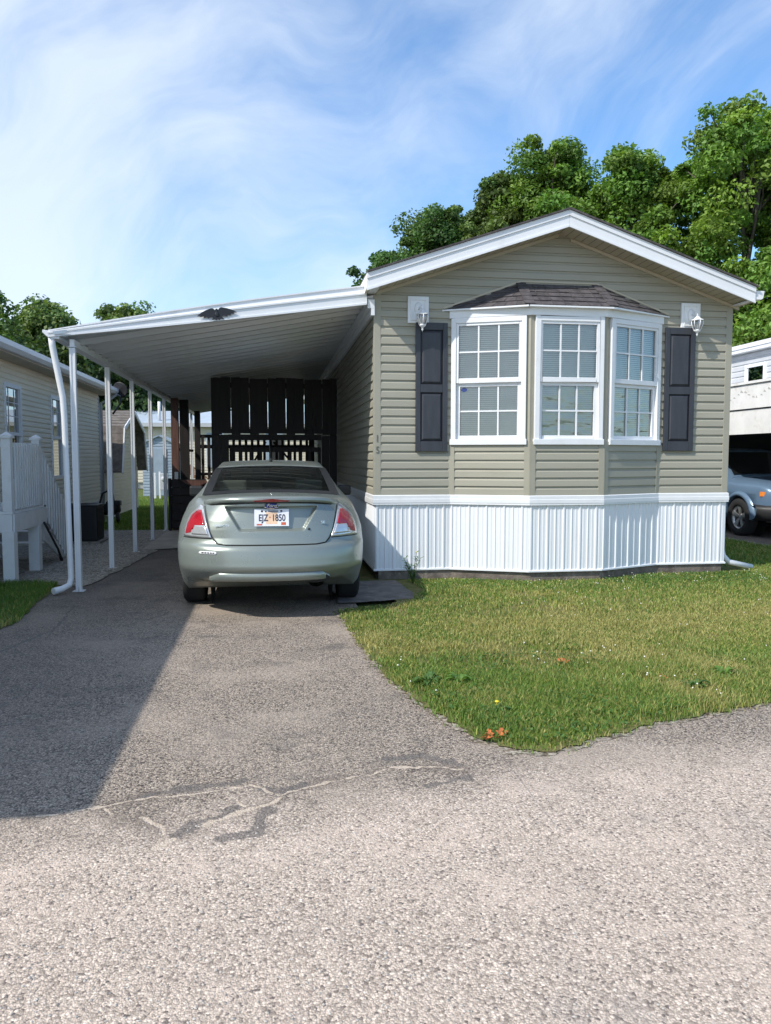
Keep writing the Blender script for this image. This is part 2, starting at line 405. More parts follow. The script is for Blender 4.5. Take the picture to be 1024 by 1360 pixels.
# siding: profile of one clapboard course, (height fraction, proud distance)
LAP = [(0, .019), (.64, .016), (.80, .003), (1, .003)]
def siding_plane(mb, o, u, n, spans, z0, z1, h):
    """clapboards on the vertical plane through o along u, outward n; spans(z) -> list of (u0,u1)"""
    o, u, n = Vector(o), Vector(u), Vector(n); up = Vector((0, 0, 1))
    z = z0
    while z < z1 - 1e-4:
        top = min(z + h, z1)
        prev = None
        for k, (f, d) in enumerate(LAP):
            zz = z + f * h
            if zz > top: zz = top
            sp = spans(zz - .0005 if k else zz + .0005)
            if prev is not None:
                (pz, pd, ps) = prev
                if len(ps) == len(sp):
                    for (a0, a1), (b0, b1) in zip(ps, sp):
                        if a1 - a0 > .002:
                            mb.quad(o + u * a0 + n * pd + up * pz, o + u * a1 + n * pd + up * pz, o + u * b1 + n * d + up * zz, o + u * b0 + n * d + up * zz)
            else:   # the shadow lip under the course
                for a0, a1 in sp:
                    mb.quad(o + u * a0 + n * .003 + up * zz, o + u * a1 + n * .003 + up * zz, o + u * a1 + n * d + up * zz, o + u * a0 + n * d + up * zz)
            prev = (zz, d, sp)
        z += h
    return mb

# ------------------------------------------------------------------ sun, sky, camera
sv = Vector((1.85, 1., -2.05)).normalized()       # the way the light travels
sun = bpy.data.lights.new('sun', 'SUN'); sun.energy = 3.3; sun.angle = R(.55); sun.color = (1., .955, .88)
so = bpy.data.objects.new('sun', sun); C.objects.link(so); so.rotation_euler = sv.to_track_quat('-Z', 'Y').to_euler(); so.location = (-20, -10, 25)
elev = math.asin(-sv.z); az = math.atan2(-sv.x, -sv.y)

w = bpy.data.worlds.new('World'); S.world = w; w.use_nodes = True
nt = w.node_tree; nt.nodes.clear()
wo = N(nt, 'ShaderNodeOutputWorld'); bg = N(nt, 'ShaderNodeBackground'); L(nt, bg.outputs[0], wo.inputs[0])
sky = N(nt, 'ShaderNodeTexSky'); sky.sky_type = 'NISHITA'; sky.sun_disc = False
sky.sun_elevation = elev; sky.sun_rotation = az; sky.air_density = 1.; sky.dust_density = .6; sky.ozone_density = 2.2
tc = N(nt, 'ShaderNodeTexCoord'); sep = N(nt, 'ShaderNodeSeparateXYZ'); L(nt, tc.outputs['Generated'], sep.inputs[0])
warp = N(nt, 'ShaderNodeTexNoise'); warp.inputs['Scale'].default_value = 1.9; warp.inputs['Detail'].default_value = 3; L(nt, tc.outputs['Generated'], warp.inputs['Vector'])
wv = N(nt, 'ShaderNodeVectorMath', operation='MULTIPLY_ADD'); L(nt, warp.outputs['Color'], wv.inputs[0]); wv.inputs[1].default_value = (.42, .42, .42); L(nt, tc.outputs['Generated'], wv.inputs[2])
turned = scalev(nt, wv.outputs[0], 1, 1, 1, (0, R(26), 0))          # cirrus drawn out from lower left to upper right
streak = noise(nt, scalev(nt, turned, 1.5, 1.5, 6.0), 1.55, 9, .60)
veil = noise(nt, scalev(nt, turned, 1., 1., 1.9), 2.1, 5, .52)
side = ramp(nt, sep.outputs[0], .52, -.35)                           # thicker cloud to the left of the lane
cl = mathn(nt, 'ADD', mathn(nt, 'MULTIPLY', streak, .52), mathn(nt, 'MULTIPLY', veil, .62))
cl = mathn(nt, 'ADD', cl, mathn(nt, 'MULTIPLY', side, .25))
cl = ramp(nt, cl, .50, .90)
cl = mathn(nt, 'MULTIPLY', cl, .74)
cl = mathn(nt, 'ADD', cl, mathn(nt, 'MULTIPLY', ramp(nt, sep.outputs[2], .34, .04), .08), clamp=True)
skyc = mixc(nt, 1., sky.outputs[0], (.75, .99, 1.15), 'MULTIPLY')
col = mixc(nt, cl, skyc, (4.5, 4.95, 5.55))
L(nt, col, bg.inputs[0]); bg.inputs[1].default_value = .15

cam = bpy.data.cameras.new('camera'); co = bpy.data.objects.new('camera', cam); C.objects.link(co)
cam.sensor_fit = 'HORIZONTAL'; cam.sensor_width = 36; cam.lens = 36 * 1020 / 1024
cam.clip_end = 1500; co.location = (0, 0, 1.47)
th = math.atan(72 / 1020); ps = math.atan(152 * math.cos(th) / 1020)
co.rotation_euler = (math.pi / 2 - th, 0, -ps); S.camera = co
S.view_settings.view_transform = 'Standard'; S.view_settings.look = 'None'; S.view_settings.gamma = 1
S.view_settings.exposure = .52

def P(root, name, mb, m, parent=None, **k):
    """a part of root written in place coordinates (root may be unrotated only)"""
    return shift(mb, root).build(name, m, parent or root, **k)

# ------------------------------------------------------------------ the ground
gm = MB(); gm.quad((-400, -60, -.03), (400, -60, -.03), (400, 900, -.03), (-400, 900, -.03)); struct('ground', gm, M['ground'])
lawn_edge = [(.60, 7.25), (.66, 6.3), (.70, 5.5), (.77, 4.93), (.86, 4.45), (.97, 4.08), (1.08, 3.78), (1.20, 3.60), (1.38, 3.57), (1.69, 3.72), (2.2, 3.92), (2.94, 4.12), (4.5, 4.55), (8.1, 5.6)]
lane = [(-14, -8), (14, -8), (14, 7.6), (8.1, 5.9), (4.5, 4.9), (2.94, 4.4), (1.69, 4.0), (1.36, 3.9), (1.2, 3.9), (.9, 3.4), (-14, 3.2)]
sheet('lane_road', lane, .003, M['paving'])
drive = [(-14, 3.0), (1.6, 3.2), (1.6, 3.9), (1.3, 3.95), (1.15, 4.2), (1.05, 4.5), (.95, 4.95), (.9, 5.5), (.85, 6.3), (.8, 7.25), (.85, 7.9), (1.26, 8.2), (1.26, 15), (-1.1, 14.2), (-1.7, 13.2), (-2.0, 12.4), (-2.2, 10.6), (-2.4, 9.1), (-2.5, 8.2), (-2.4, 7.2), (-2.6, 6.7), (-3.1, 5.8), (-4.2, 4.9), (-14, 4.7)]
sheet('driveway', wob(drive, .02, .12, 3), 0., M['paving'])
soil = lawn_edge + [(8.1, 30), (.7, 30), (.7, 8.2), (1.26, 8.15), (1.26, 7.6), (.9, 7.3)]
sheet('lawn_soil', wob(soil, .028, .05, 5), .012, M['soil'])
sheet('side_lawn_soil', wob([(-14, 4.5), (-4, 4.7), (-2.75, 5.7), (-2.34, 6.75), (-2.26, 7.2), (-2.36, 8.2), (-2.42, 9.25), (-2.7, 9.45), (-14, 9.6)], .02, .1, 6), .008, M['soil'])
sheet('gravel_strip', wob([(-4.3, 9.3), (-2.75, 9.42), (-2.4, 9.2), (-2.12, 9.1), (-1.94, 10.6), (-1.8, 12.45), (-2.0, 13.6), (-2.0, 16.0), (-3.0, 16.1), (-4.3, 16.6)], .03, .15, 8), .011, M['gravel'])
sheet('walkway', [(-2.05, 12.55), (-1.0, 12.75), (-1.0, 15.9), (-2.05, 15.9)], .017, M['walk'])
sheet('corner_pad', wob([(.66, 7.62), (1.0, 7.66), (1.45, 7.78), (1.50, 8.1), (1.45, 8.98), (.66, 8.98)], .012, .1, 9), .0135, M['pad'])
sheet('neighbour_driveway', [(8.1, 5.4), (14, 7.2), (14, 30), (8.1, 30)], .006, M['paving'])
kb = MB().prism([(8.02, 6, 0), (8.14, 6, 0), (8.14, 6, .035), (8.04, 6, .03)], (0, 22, 0)); struct('driveway_kerb', kb, M['concrete'])

be = [(.585, 7.25), (.645, 6.3), (.68, 5.5), (.752, 4.93), (.84, 4.45), (.945, 4.06), (1.05, 3.76), (1.165, 3.56), (1.38, 3.535), (1.69, 3.69), (2.2, 3.895), (2.94, 4.095), (4.5, 4.52)]
sheet('bare_edge', wob(be + [(x + .14, y + .12) for x, y in reversed(be)], .03, .05, 14), .0055, M['drydirt'])

# ------------------------------------------------------------------ the olive mobile home
HX0, HX1, HY, HYB = 1.22, 5.73, 9.05, 27.5
AX, AZ, EZ = 3.46, 4.16, 3.44
def rake_x(z):
    if z <= EZ: return HX0, HX1
    t = (z - EZ) / (AZ - EZ); return lerp(HX0, AX, t), lerp(HX1, AX, t)
house = thing('mobile_home', 'olive green mobile home with white skirting and a bay window', 'mobile home', (3.475, 9.05, 0))
BAY = [(2.13, 9.05), (3.0, 8.68), (3.91, 8.68), (4.80, 9.05)]
SZ0, SH = 1.03, .1045
def front_spans(z):
    a, b = rake_x(z)
    if 1.0 < z < 3.3: return [(a + .05, 2.15), (4.78, b - .05)]
    if b - a < .02: return [(AX, AX)] 
    return [(a + (.05 if z < EZ else 0), b - (.05 if z < EZ else 0))]
fs = MB()
def sp_low(z):
    return front_spans(z)
siding_plane(fs, (0, HY, 0), (1, 0, 0), (0, -1, 0), sp_low, SZ0, SZ0 + 22 * SH - .03, SH)      # up to the bay head
siding_plane(fs, (0, HY, 0), (1, 0, 0), (0, -1, 0), lambda z: [rake_x(max(z, 3.31))], SZ0 + 22 * SH - .03, 4.17, SH)
wall = P(house, 'front_siding', fs, M['siding'])
ss = MB(); siding_plane(ss, (HX0, 0, 0), (0, 1, 0), (-1, 0, 0), lambda z: [(HY + .05, HYB)], SZ0, 3.45, SH)
P(house, 'side_siding', ss, M['siding'])
ss = MB(); siding_plane(ss, (HX1, 0, 0), (0, 1, 0), (1, 0, 0), lambda z: [(HY + .05, HYB)], SZ0, 3.45, SH)
P(house, 'side_siding', ss, M['siding'])
bk = MB().poly([(HX0, HYB, .1), (HX1, HYB, .1), (HX1, HYB, EZ), (AX, HYB, AZ), (HX0, HYB, EZ)]); P(house, 'rear_wall', bk, M['siding'])
for x0, x1, y in ((HX0 - .017, HX0 + .068, HY - .020), (HX1 - .068, HX1 + .017, HY - .020)):
    c = MB().box(x0, x1, y, y + .09, .93 if x0 < 2 else .92, 3.43); P(house, 'corner_post', c, M['corner'], bevel=.006)
P(house, 'interior', MB().box(HX0 + .1, HX1 - .1, HY + 1.6, HY + 1.7, .5, 3.3).box(2.1, 4.85, HY + .02, HY + 1.6, .95, 1.0), M['dark_in'])
# roof
RZ, RS = 4.355, .338            # ridge height and slope at the rake
RXL, RXR, RY = 1.085, 5.84, 8.69
def rz(x): return RZ - RS * abs(x - 3.445)
roof = MB()
roof.prism([(RXL, RY - .025, rz(RXL)), (3.445, RY - .025, RZ), (RXR, RY - .025, rz(RXR)), (RXR, RY - .025, rz(RXR) - .02), (3.445, RY - .025, RZ - .02), (RXL, RY - .025, rz(RXL) - .02)], (0, HYB - RY + .3, 0))
rf = P(house, 'roof', roof, M['shingle'])
def rake_board(x0, x1, top, bot, y0, y1):
    a, b = (rz(x0) - top, rz(x1) - top); c, d = (rz(x1) - bot, rz(x0) - bot)
    return MB().prism([(x0, y0, a), (x1, y0, b), (x1, y0, c), (x0, y0, d)], (0, y1 - y0, 0))
for x0, x1 in ((RXL, 3.444), (3.446, RXR - .02)):
    fb = rake_board(x0, x1, .023, .085, RY - .006, RY + .02)
    q = rake_board(x0, x1, .0851, .215, RY + .006, RY + .02); fb.add(q.v, q.f)
    q = rake_board(x0, x1, .190, .2151, RY - .004, RY + .0055); fb.add(q.v, q.f)
    P(house, 'rake_board', fb, M['white_metal'])
    sf = MB(); n = 26
    xa, xb = (x0, x1)
    for i in range(n):
        u0, u1 = lerp(xa, xb, i / n), lerp(xa, xb, (i + 1) / n); g = (u1 - u0) * .06
        for v0, v1, dz in ((u0, u1 - g, 0), (u1 - g, u1, .012)):
            sf.quad((v0, RY + .02, rz(v0) - .20 + dz), (v1, RY + .02, rz(v1) - .20 + dz), (v1, HY - .001, rz(v1) - .20 + dz), (v0, HY - .001, rz(v0) - .20 + dz))
    P(house, 'soffit', sf, M['soffit'], recalc=False)
    ft = MB().prism([(x0 + .15, HY - .035, rz(x0 + .15) - .203), (x1, HY - .035, rz(x1) - .203), (x1, HY - .035, rz(x1) - .24), (x0 + .15, HY - .035, rz(x0 + .15) - .24)], (0, .033, 0))
    P(house, 'frieze_trim', ft, M['soffit'])
# eave closure and gutter on both sides
for sx, xe, xw in ((-1, RXL, HX0), (1, RXR, HX1)):
    e = MB(); ze = rz(xe)
    e.box(min(xe, xe - sx * .02), max(xe, xe - sx * .02), RY + .022, HYB + .2, ze - .17, ze - .022)
    e.box(min(xe, xw), max(xe, xw), RY + .022, HYB + .2, ze - .185, ze - .172)
    P(house, 'eave_board', e, M['white_metal'])
gt = MB().prism([(RXR + .002, RY + .02, 3.49), (RXR + .11, RY + .02, 3.49), (RXR + .095, RY + .02, 3.40), (RXR + .07, RY + .02, 3.385), (RXR + .002, RY + .02, 3.385)], (0, HYB - RY, 0))
P(house, 'gutter', gt, M['white'], bevel=.004)
dp = MB()
dp.tube([(RXR + .05, HY + .30, 3.40), (RXR + .05, HY + .30, 3.34), (HX1 + .07, HY + .22, 3.22), (HX1 + .055, HY + .14, 3.05), (HX1 + .055, HY + .13, .28), (HX1 + .065, HY + .11, .20), (HX1 + .14, HY + .1, .12), (HX1 + .48, HY + .12, .045)], [.036] * 8, n=10)
P(house, 'downspout', dp, M['white'])
# skirting: ribbed sheet along the outline and its bay bulge
path = [(HX0 - .004, HYB), (HX0 - .004, HY - .004), (2.13, HY - .004), (3.0, 8.675), (3.91, 8.675), (4.80, HY - .004), (HX1 + .004, HY - .004), (HX1 + .004, HYB)]
def ribbed(path, z0, z1, pitch=.106):
    mb = MB()
    for (a, b) in zip(path, path[1:]):
        a, b = Vector((*a, 0)), Vector((*b, 0)); d = b - a; ln = d.length; d.normalize(); n = Vector((d.y, -d.x, 0))
        k = max(1, round(ln / pitch)); p = ln / k; prof = [(0, 0)]
        if ln > 3.: k = int(min(ln, 9) / pitch) if ln > 9 else k; p = (ln / k) if ln <= 9 else p
        for i in range(k if ln <= 9 else round(ln / pitch)):
            s0 = i * p
            if i % 2 == 0: q = [(.06, 0), (.14, .012), (.30, .012), (.38, 0), (.55, 0), (.58, .003), (.78, .003), (.81, 0)]
            else: q = [(.10, 0), (.15, .008), (.24, .008), (.29, 0), (.62, 0), (.65, .003), (.80, .003), (.83, 0)]
            prof += [(s0 + f * p, h) for f, h in q]
        prof.append((ln, 0))
        lo = [a + d * s + n * h + Vector((0, 0, z0)) for s, h in prof]; hi = [v + Vector((0, 0, z1 - z0)) for v in lo]
        mb.grid([lo, hi], smooth=False)
    return mb
P(house, 'skirting', ribbed(path, .135, .915), M['skirt'], recalc=False)
def band(path, z0, z1, t):
    """flat board following the outline, t proud"""
    mb = MB(); pts = [Vector((*p, 0)) for p in path]; out = []
    for i, p in enumerate(pts):
        d0 = (p - pts[i - 1]).normalized() if i else None; d1 = (pts[i + 1] - p).normalized() if i < len(pts) - 1 else None
        n0 = Vector((d0.y, -d0.x, 0)) if d0 else None; n1 = Vector((d1.y, -d1.x, 0)) if d1 else None
        n = n0 if n1 is None else n1 if n0 is None else (n0 + n1) / (1 + n0.dot(n1))
        out.append(p + n * t)
    Z = lambda v, z: (v.x, v.y, z)
    mb.grid([[Z(v, z0) for v in pts], [Z(v, z0) for v in out], [Z(v, z1 - .008) for v in out], [Z(v - (v - p) * .4, z1) for v, p in zip(out, pts)], [Z(v, z1) for v in pts]], smooth=False)
    return mb
tr = band(path, .912, 1.028, .026); b2 = band(path, .935, .985, .0295); tr.add(b2.v, b2.f)
P(house, 'skirt_trim', tr, M['white'], recalc=False)
P(house, 'skirt_rail', band(path, .118, .142, .016), M['white'], recalc=False)
fpath = [(HX0 + .06, HYB), (HX0 + .06, HY + .02), (2.16, HY + .02), (3.02, 8.71), (3.89, 8.71), (4.77, HY + .02), (HX1 - .05, HY + .02), (HX1 - .05, HYB)]
fo = ribbed(fpath, .0, .120, 5.); 
P(house, 'foundation', band(fpath, -.02, .119, .02), M['foundation'], recalc=False)

# bay: low walls, windows, roof
def facet(A, B):
    A, B = Vector((*A, 0)), Vector((*B, 0)); d = B - A; ln = d.length; u = d / ln; return A, u, Vector((u.y, -u.x, 0)), ln
UP = Vector((0, 0, 1))
bw = MB(); bp = MB(); hd = MB()
for i in range(3):
    A, u, n, ln = facet(BAY[i], BAY[i + 1])
    siding_plane(bw, A, u, n, lambda z: [(.03, ln - .03)], SZ0, 1.64, SH)
    bw.quad(A + UP * 1.62, A + u * ln + UP * 1.62, A + u * ln + UP * 1.62 - n * .25, A + UP * 1.62 - n * .25)
    l0 = -.012 if i else -.02
    for s0 in (l0, ln - .065 if i < 2 else ln - .05):
        P(house, 'bay_post', MB().obox(A, u, n, UP, (s0, s0 + .075), (-.01, .022), (1.0, 1.66)), M['corner'])
    hd.obox(A, u, n, UP, (-.01, ln + .01), (-.08, .035), (3.115, 3.205))
P(house, 'bay_siding', bw, M['siding'], recalc=False)
P(house, 'bay_header', hd, M['white'], bevel=.004)
# olive corner strips between the window frames
for k in (1, 2):
    x, y = BAY[k]; cs = MB().prism([(x - .075, y + (.045 if k == 1 else .012), 1.6), (x + (-.01 if k == 1 else .01), y - .012, 1.6), (x + .075, y + (.012 if k == 1 else .045), 1.6), (x, y + .1, 1.6)], (0, 0, 1.52))
    P(house, 'bay_corner', cs, M['corner'])

def bay_window(i, pane_up, pane_low, s0, s1):
    A, u, n, ln = facet(BAY[i], BAY[i + 1]); z0, z1 = 1.635, 3.112
    fr = MB(); t = .058
    fr.obox(A, u, n, UP, (s0, s0 + t), (-.05, .034), (z0, z1)); fr.obox(A, u, n, UP, (s1 - t, s1), (-.05, .034), (z0, z1))
    fr.obox(A, u, n, UP, (s0 + t, s1 - t), (-.05, .034), (z1 - t, z1)); fr.obox(A, u, n, UP, (s0 - .012, s1 + .012), (-.05, .045), (z0 - .012, z0 + .055))
    win = P(house, 'window', fr, M['white'], bevel=.005)
    zm = 2.355
    def sash(za, zb, off, lo):
        a, b = s0 + t + .001, s1 - t - .001; m = .042 if lo else .028; sm = MB()
        sm.obox(A, u, n, UP, (a, a + m), (off - .025, off), (za, zb)); sm.obox(A, u, n, UP, (b - m, b), (off - .025, off), (za, zb))
        sm.obox(A, u, n, UP, (a + m, b - m), (off - .025, off), (zb - (m if lo else .03), zb)); sm.obox(A, u, n, UP, (a + m, b - m), (off - .025, off), (za, za + (m if lo else .055)))
        P(house, 'sash', sm, M['white'], win, bevel=.003)
        a2, b2, c2, d2 = a + m, b - m, za + (m if lo else .055), zb - (m if lo else .03); gr = MB()
        for f in (1 / 3, 2 / 3): gr.obox(A, u, n, UP, (lerp(a2, b2, f) - .009, lerp(a2, b2, f) + .009), (off - .020, off - .008), (c2, d2))
        zc_ = lerp(c2, d2, .5); xs = [a2, lerp(a2, b2, 1 / 3) - .0095, lerp(a2, b2, 1 / 3) + .0095, lerp(a2, b2, 2 / 3) - .0095, lerp(a2, b2, 2 / 3) + .0095, b2]
        for k in (0, 2, 4): gr.obox(A, u, n, UP, (xs[k], xs[k + 1]), (off - .020, off - .008), (zc_ - .009, zc_ + .009))
        P(house, 'muntins', gr, M['white'], win)
        pn = MB(); q = [A + u * x + UP * z + n * (off - .024) for x, z in ((a2, c2), (b2, c2), (b2, d2), (a2, d2))]; pn.quad(*q)
        P(house, 'pane', pn, M[pane_low if lo else pane_up], win, recalc=False)
    sash(zm, z1 - t - .001, .022, False); sash(z0 + .056, zm - .001, -.006, True)
    bl = MB(); z = z0 + .07; rr = random.Random(i)
    while z < z1 - .08:
        tl = .0025 * rr.uniform(-1, 1)
        a = A + u * (s0 + .065) - n * .055; b = A + u * (s1 - .065) - n * .055
        bl.quad(a + UP * z + n * .006, b + UP * (z + tl * .2) + n * .006, b + UP * (z + .0225) - n * .006, a + UP * (z + .0225) - n * .006)
        z += .0235
    P(house, 'blind', bl, M['blind'], win, recalc=False)
    if i == 0:   # the small dark sticker in the lower pane
        st = MB(); c = A + u * (s0 + .15) + UP * (zm - .075) - n * .026
        st.add([c + u * .035 * math.cos(k * math.pi / 8) + UP * .026 * math.sin(k * math.pi / 8) for k in range(16)], [tuple(range(16))])
        P(house, 'sticker', st, M['badge_blue'], win, recalc=False)
bay_window(0, 'pane', 'pane', .012, .895)
bay_window(1, 'pane', 'pane_wavy', .045, .885)
bay_window(2, 'pane', 'pane_wavy', .075, .945)
# bay roof in shingle courses over three facets
br = MB(); E4 = [(2.04, 9.045), (2.95, 8.59), (3.97, 8.59), (4.89, 9.045)]; T2 = [(2.98, 9.04), (2.98, 9.04), (3.94, 9.04), (3.94, 9.04)]
ezb, etb = 3.215, 3.555
rr = random.Random(4)
for i in range(3):
    e0, e1 = Vector((*E4[i], ezb)), Vector((*E4[i + 1], ezb)); t0, t1 = Vector((*T2[i], etb)), Vector((*T2[i + 1], etb))
    nn = (e1 - e0).cross(t0 - e0 if (t0 - e0).length > (t1 - e0).length - 9 else t1 - e0).normalized()
    if nn.z < 0: nn = -nn
    K = 5
    for c in range(K):
        a, b = c / K, (c + 1) / K
        p0, p1, q1, q0 = e0.lerp(t0, a), e1.lerp(t1, a), e1.lerp(t1, b), e0.lerp(t0, b)
        m_ = max(2, round((p1 - p0).length / .14))
        for j in range(m_):
            l = nn * (.010 + rr.uniform(0, .006)); f0, f1 = j / m_, (j + 1) / m_ - .012
            br.add([p0.lerp(p1, f0) + l, p0.lerp(p1, f1) + l, q0.lerp(q1, f1) + nn * .002, q0.lerp(q1, f0) + nn * .002, p0.lerp(p1, f0), p0.lerp(p1, f1)], [(0, 1, 2, 3), (4, 5, 1, 0)])
    br.quad(e0, e1, t1 + nn * .0005, t0 + nn * .0005)
for i in (1, 2):   # hip caps
    e, t = Vector((*E4[i], ezb)), Vector((*T2[i], etb))
    for c in range(6):
        a, b = e.lerp(t, c / 6), e.lerp(t, (c + 1) / 6 + .03)
        br.bar(a + Vector((0, 0, .018)), b + Vector((0, 0, .012)), .12, .012)
bro = P(house, 'bay_roof', br, M['shingle'], recalc=False)
fl = MB(); e = [Vector((*p, ezb)) for p in E4]; t = [Vector((*p, etb)) for p in T2]
for a, b in ((e[0], t[0]), (t[0], t[3]), (t[3], e[3])): fl.bar(a + Vector((0, -.004, .022)), b + Vector((0, -.004, .022)), .03, .02)
P(house, 'flashing', fl, M['soffit'], bro)
ev = MB()
for i in range(3): ev.bar(e[i] + Vector((0, .03, -.005)), e[i + 1] + Vector((0, .03, -.005)), .07, .018)
P(house, 'bay_eave', ev, M['white'], bro)
# shutters
def shutter(x0, x1, z0, z1):
    y = HY - .014; d = .034; s = MB(); st = .058
    zs = [z0, z0 + .12, lerp(z0, z1, .49) - .045, lerp(z0, z1, .49) + .05, z1 - .085, z1]
    s.box(x0, x0 + st, y - d, y, z0, z1); s.box(x1 - st, x1, y - d, y, z0, z1)
    for a, b in ((0, 1), (2, 3), (4, 5)): s.box(x0 + st + .0005, x1 - st - .0005, y - d + .001, y, zs[a], zs[b])
    sh = P(house, 'shutter', s, M['shutter'], bevel=.005)
    for a, b in ((1, 2), (3, 4)):
        p0, p1, q0, q1 = x0 + st, x1 - st, zs[a], zs[b]; m_ = .034; pn = MB()
        o1 = [(p0, y - .008, q0), (p1, y - .008, q0), (p1, y - .008, q1), (p0, y - .008, q1)]
        i1 = [(p0 + m_, y - d + .003, q0 + m_), (p1 - m_, y - d + .003, q0 + m_), (p1 - m_, y - d + .003, q1 - m_), (p0 + m_, y - d + .003, q1 - m_)]
        pn.add(o1 + i1, [(0, 1, 5, 4), (1, 2, 6, 5), (2, 3, 7, 6), (3, 0, 4, 7), (4, 5, 6, 7)])
        P(house, 'raised_panel', pn, M['shutter'], sh)
shutter(1.70, 2.085, 1.545, 3.06); shutter(4.845, 5.24, 1.555, 3.08)
for i, ch in enumerate('15'):
    o = text_mesh('house_number', ch, .115, Vector((1.243 + .004 * i, HY - .0235, 1.695 - .135 * i)) - rel(house), M['number'], house, ext=.003, sx=.8)
    o['label'] = 'dark metal house number ' + ch

# lanterns on white mounting blocks
def lantern(x, zt, label):
    t = thing('wall_lantern', label, 'wall lantern', (x, HY - .013, zt), group='coach lanterns on the front wall')
    b = MB().box(-.125, .125, -.03, 0, -.31, 0); pl = b.build('mounting_block', M['white'], t, bevel=.006)
    b = MB()
    for a in ((-.095, -.08, -.28, -.03), (.08, .095, -.28, -.03), (-.0795, .0795, -.28, -.265), (-.0795, .0795, -.045, -.03)): b.box(a[0], a[1], -.04, -.0302, a[2], a[3])
    b.build('block_moulding', M['white'], pl)
    b = MB(); b.lathe([(0, -.052), (.045, -.050), (.058, -.040), (.060, -.0305)], (0, 0, 0), 'Y', 20); b.v = [(v[0] * .8, v[1], v[2] * 1.35 - .15) for v in b.v]
    b.build('back_plate', M['white'], t)
    ax, ay, az = .03, -.125, -.225
    def sc(b, q=.80): b.v = [(ax + (x_ - ax) * q, ay + (y_ - ay) * q, az + (z_ - az) * q) for x_, y_, z_ in b.v]; return b
    b = MB().tube([(0, -.045, -.16), (.005, -.08, -.135), (.018, -.115, -.13), (ax, ay, -.15), (ax, ay, az + .05)], .009, 8); b.build('arm', M['white'], t)
    b = MB().lathe([(0, .115), (.007, .11), (.006, .095), (.013, .085), (.008, .072), (.03, .05), (.060, .022), (.098, .004), (.100, -.004), (.088, -.010)], (ax, ay, az), 'Z', 6, smooth=False); sc(b).build('cap', M['white'], t)
    b = MB()
    for k in range(6):
        a = k * math.pi / 3 + math.pi / 6; p = lambda r, z: (ax + r * math.cos(a), ay + r * math.sin(a), az + z)
        b.tube([p(.082, -.008), p(.084, -.05), p(.048, -.15)], .0075, 6)
    b.lathe([(.0, -.135), (.054, -.145), (.05, -.165), (.022, -.185), (.012, -.20), (.016, -.215), (.006, -.235), (0, -.255)], (ax, ay, az), 'Z', 12); sc(b).build('cage', M['white'], t)
    b = MB().lathe([(.074, -.010), (.077, -.05), (.044, -.145)], (ax, ay, az), 'Z', 6, smooth=False); sc(b).build('lantern_glass', M['lamp_glass'], t, recalc=False)
    b = MB().lathe([(0, -.03), (.016, -.04), (.02, -.07), (.012, -.11), (.012, -.14)], (ax, ay, az), 'Z', 10); sc(b).build('bulb', M['white'], t)
lantern(1.73, 3.36, 'white coach lantern left of the bay window, above the left shutter')
lantern(5.17, 3.38, 'white coach lantern right of the bay window, above the right shutter')

# ------------------------------------------------------------------ carport
def cyf(x): return lerp(8.72, 8.985, (x + 2.3) / 3.38)      # the front edge is not quite square to the home
cp = thing('carport', 'white metal carport on slim white posts beside the olive home', 'carport', (-2.1, 8.4, 0))
CX0, CX1, CY0, CY1 = -2.20, 1.20, 8.72, 22.6
def cz(x): return 2.755 + (x - CX0) * (3.36 - 2.755) / (CX1 - CX0)
pan = MB(); prof = []; y = CY0 + .30; k = 0
while y < CY1:
    for dy, h in ((0, 0), (.022, .060), (.060, .060), (.082, 0), (.20, 0), (.208, .018), (.236, .018), (.244, 0)): prof.append((y + dy, h))
    y += .36; k += 1
prof = [(CY0 + .03, 0)] + [(min(a, CY1), h) for a, h in prof]
skw = lambda x, a: a + (cyf(x) - CY0) * (1 if a < CY0 + .2 else 0)
pan.grid([[(x, skw(x, a), cz(x) - h - .01 * (x == -.5)) for a, h in prof] for x in (CX0, -.5, CX1)], smooth=False)
pan.quad((CX0, cyf(CX0), cz(CX0) + .05), (CX1, cyf(CX1), cz(CX1) + .05), (CX1, CY1, cz(CX1) + .05), (CX0, CY1, cz(CX0) + .05))
P(cp, 'roof_pan', pan, M['ceiling'], recalc=False)
fa = MB(); n = 24; fx0, fx1 = -2.325, 1.112
top = lambda x: lerp(2.825, 3.46, (x - fx0) / (fx1 - fx0)) + .028 * math.sin(math.pi * (x - fx0) / (fx1 - fx0))
bot = lambda x: lerp(2.745, 3.235, (x - fx0) / (fx1 - fx0)) - .012 * math.sin(math.pi * (x - fx0) / (fx1 - fx0))
mid = lambda x: lerp(bot(x), top(x), .56)
xs = [lerp(fx0, fx1, i / n) for i in range(n + 1)]
rows = [[(x, CY0 + .02, bot(x)) for x in xs], [(x, CY0 - .045, bot(x)) for x in xs], [(x, CY0 - .045, bot(x) + .022) for x in xs], [(x, CY0 - .034, bot(x) + .026) for x in xs],
        [(x, CY0 - .034, mid(x) - .012) for x in xs], [(x, CY0 - .046, mid(x) - .008) for x in xs], [(x, CY0 - .046, mid(x) + .010) for x in xs], [(x, CY0 - .012, mid(x) + .022) for x in xs],
        [(x, CY0 - .002, top(x) - .016) for x in xs], [(x, CY0 - .02, top(x) - .012) for x in xs], [(x, CY0 - .02, top(x)) for x in xs], [(x, CY0 + .03, top(x) + .004) for x in xs]]
rows = [[(x, y - CY0 + cyf(x), z) for x, y, z in row] for row in rows]
fa.grid(rows, smooth=False)
P(cp, 'fascia', fa, M['white_metal'], recalc=False)
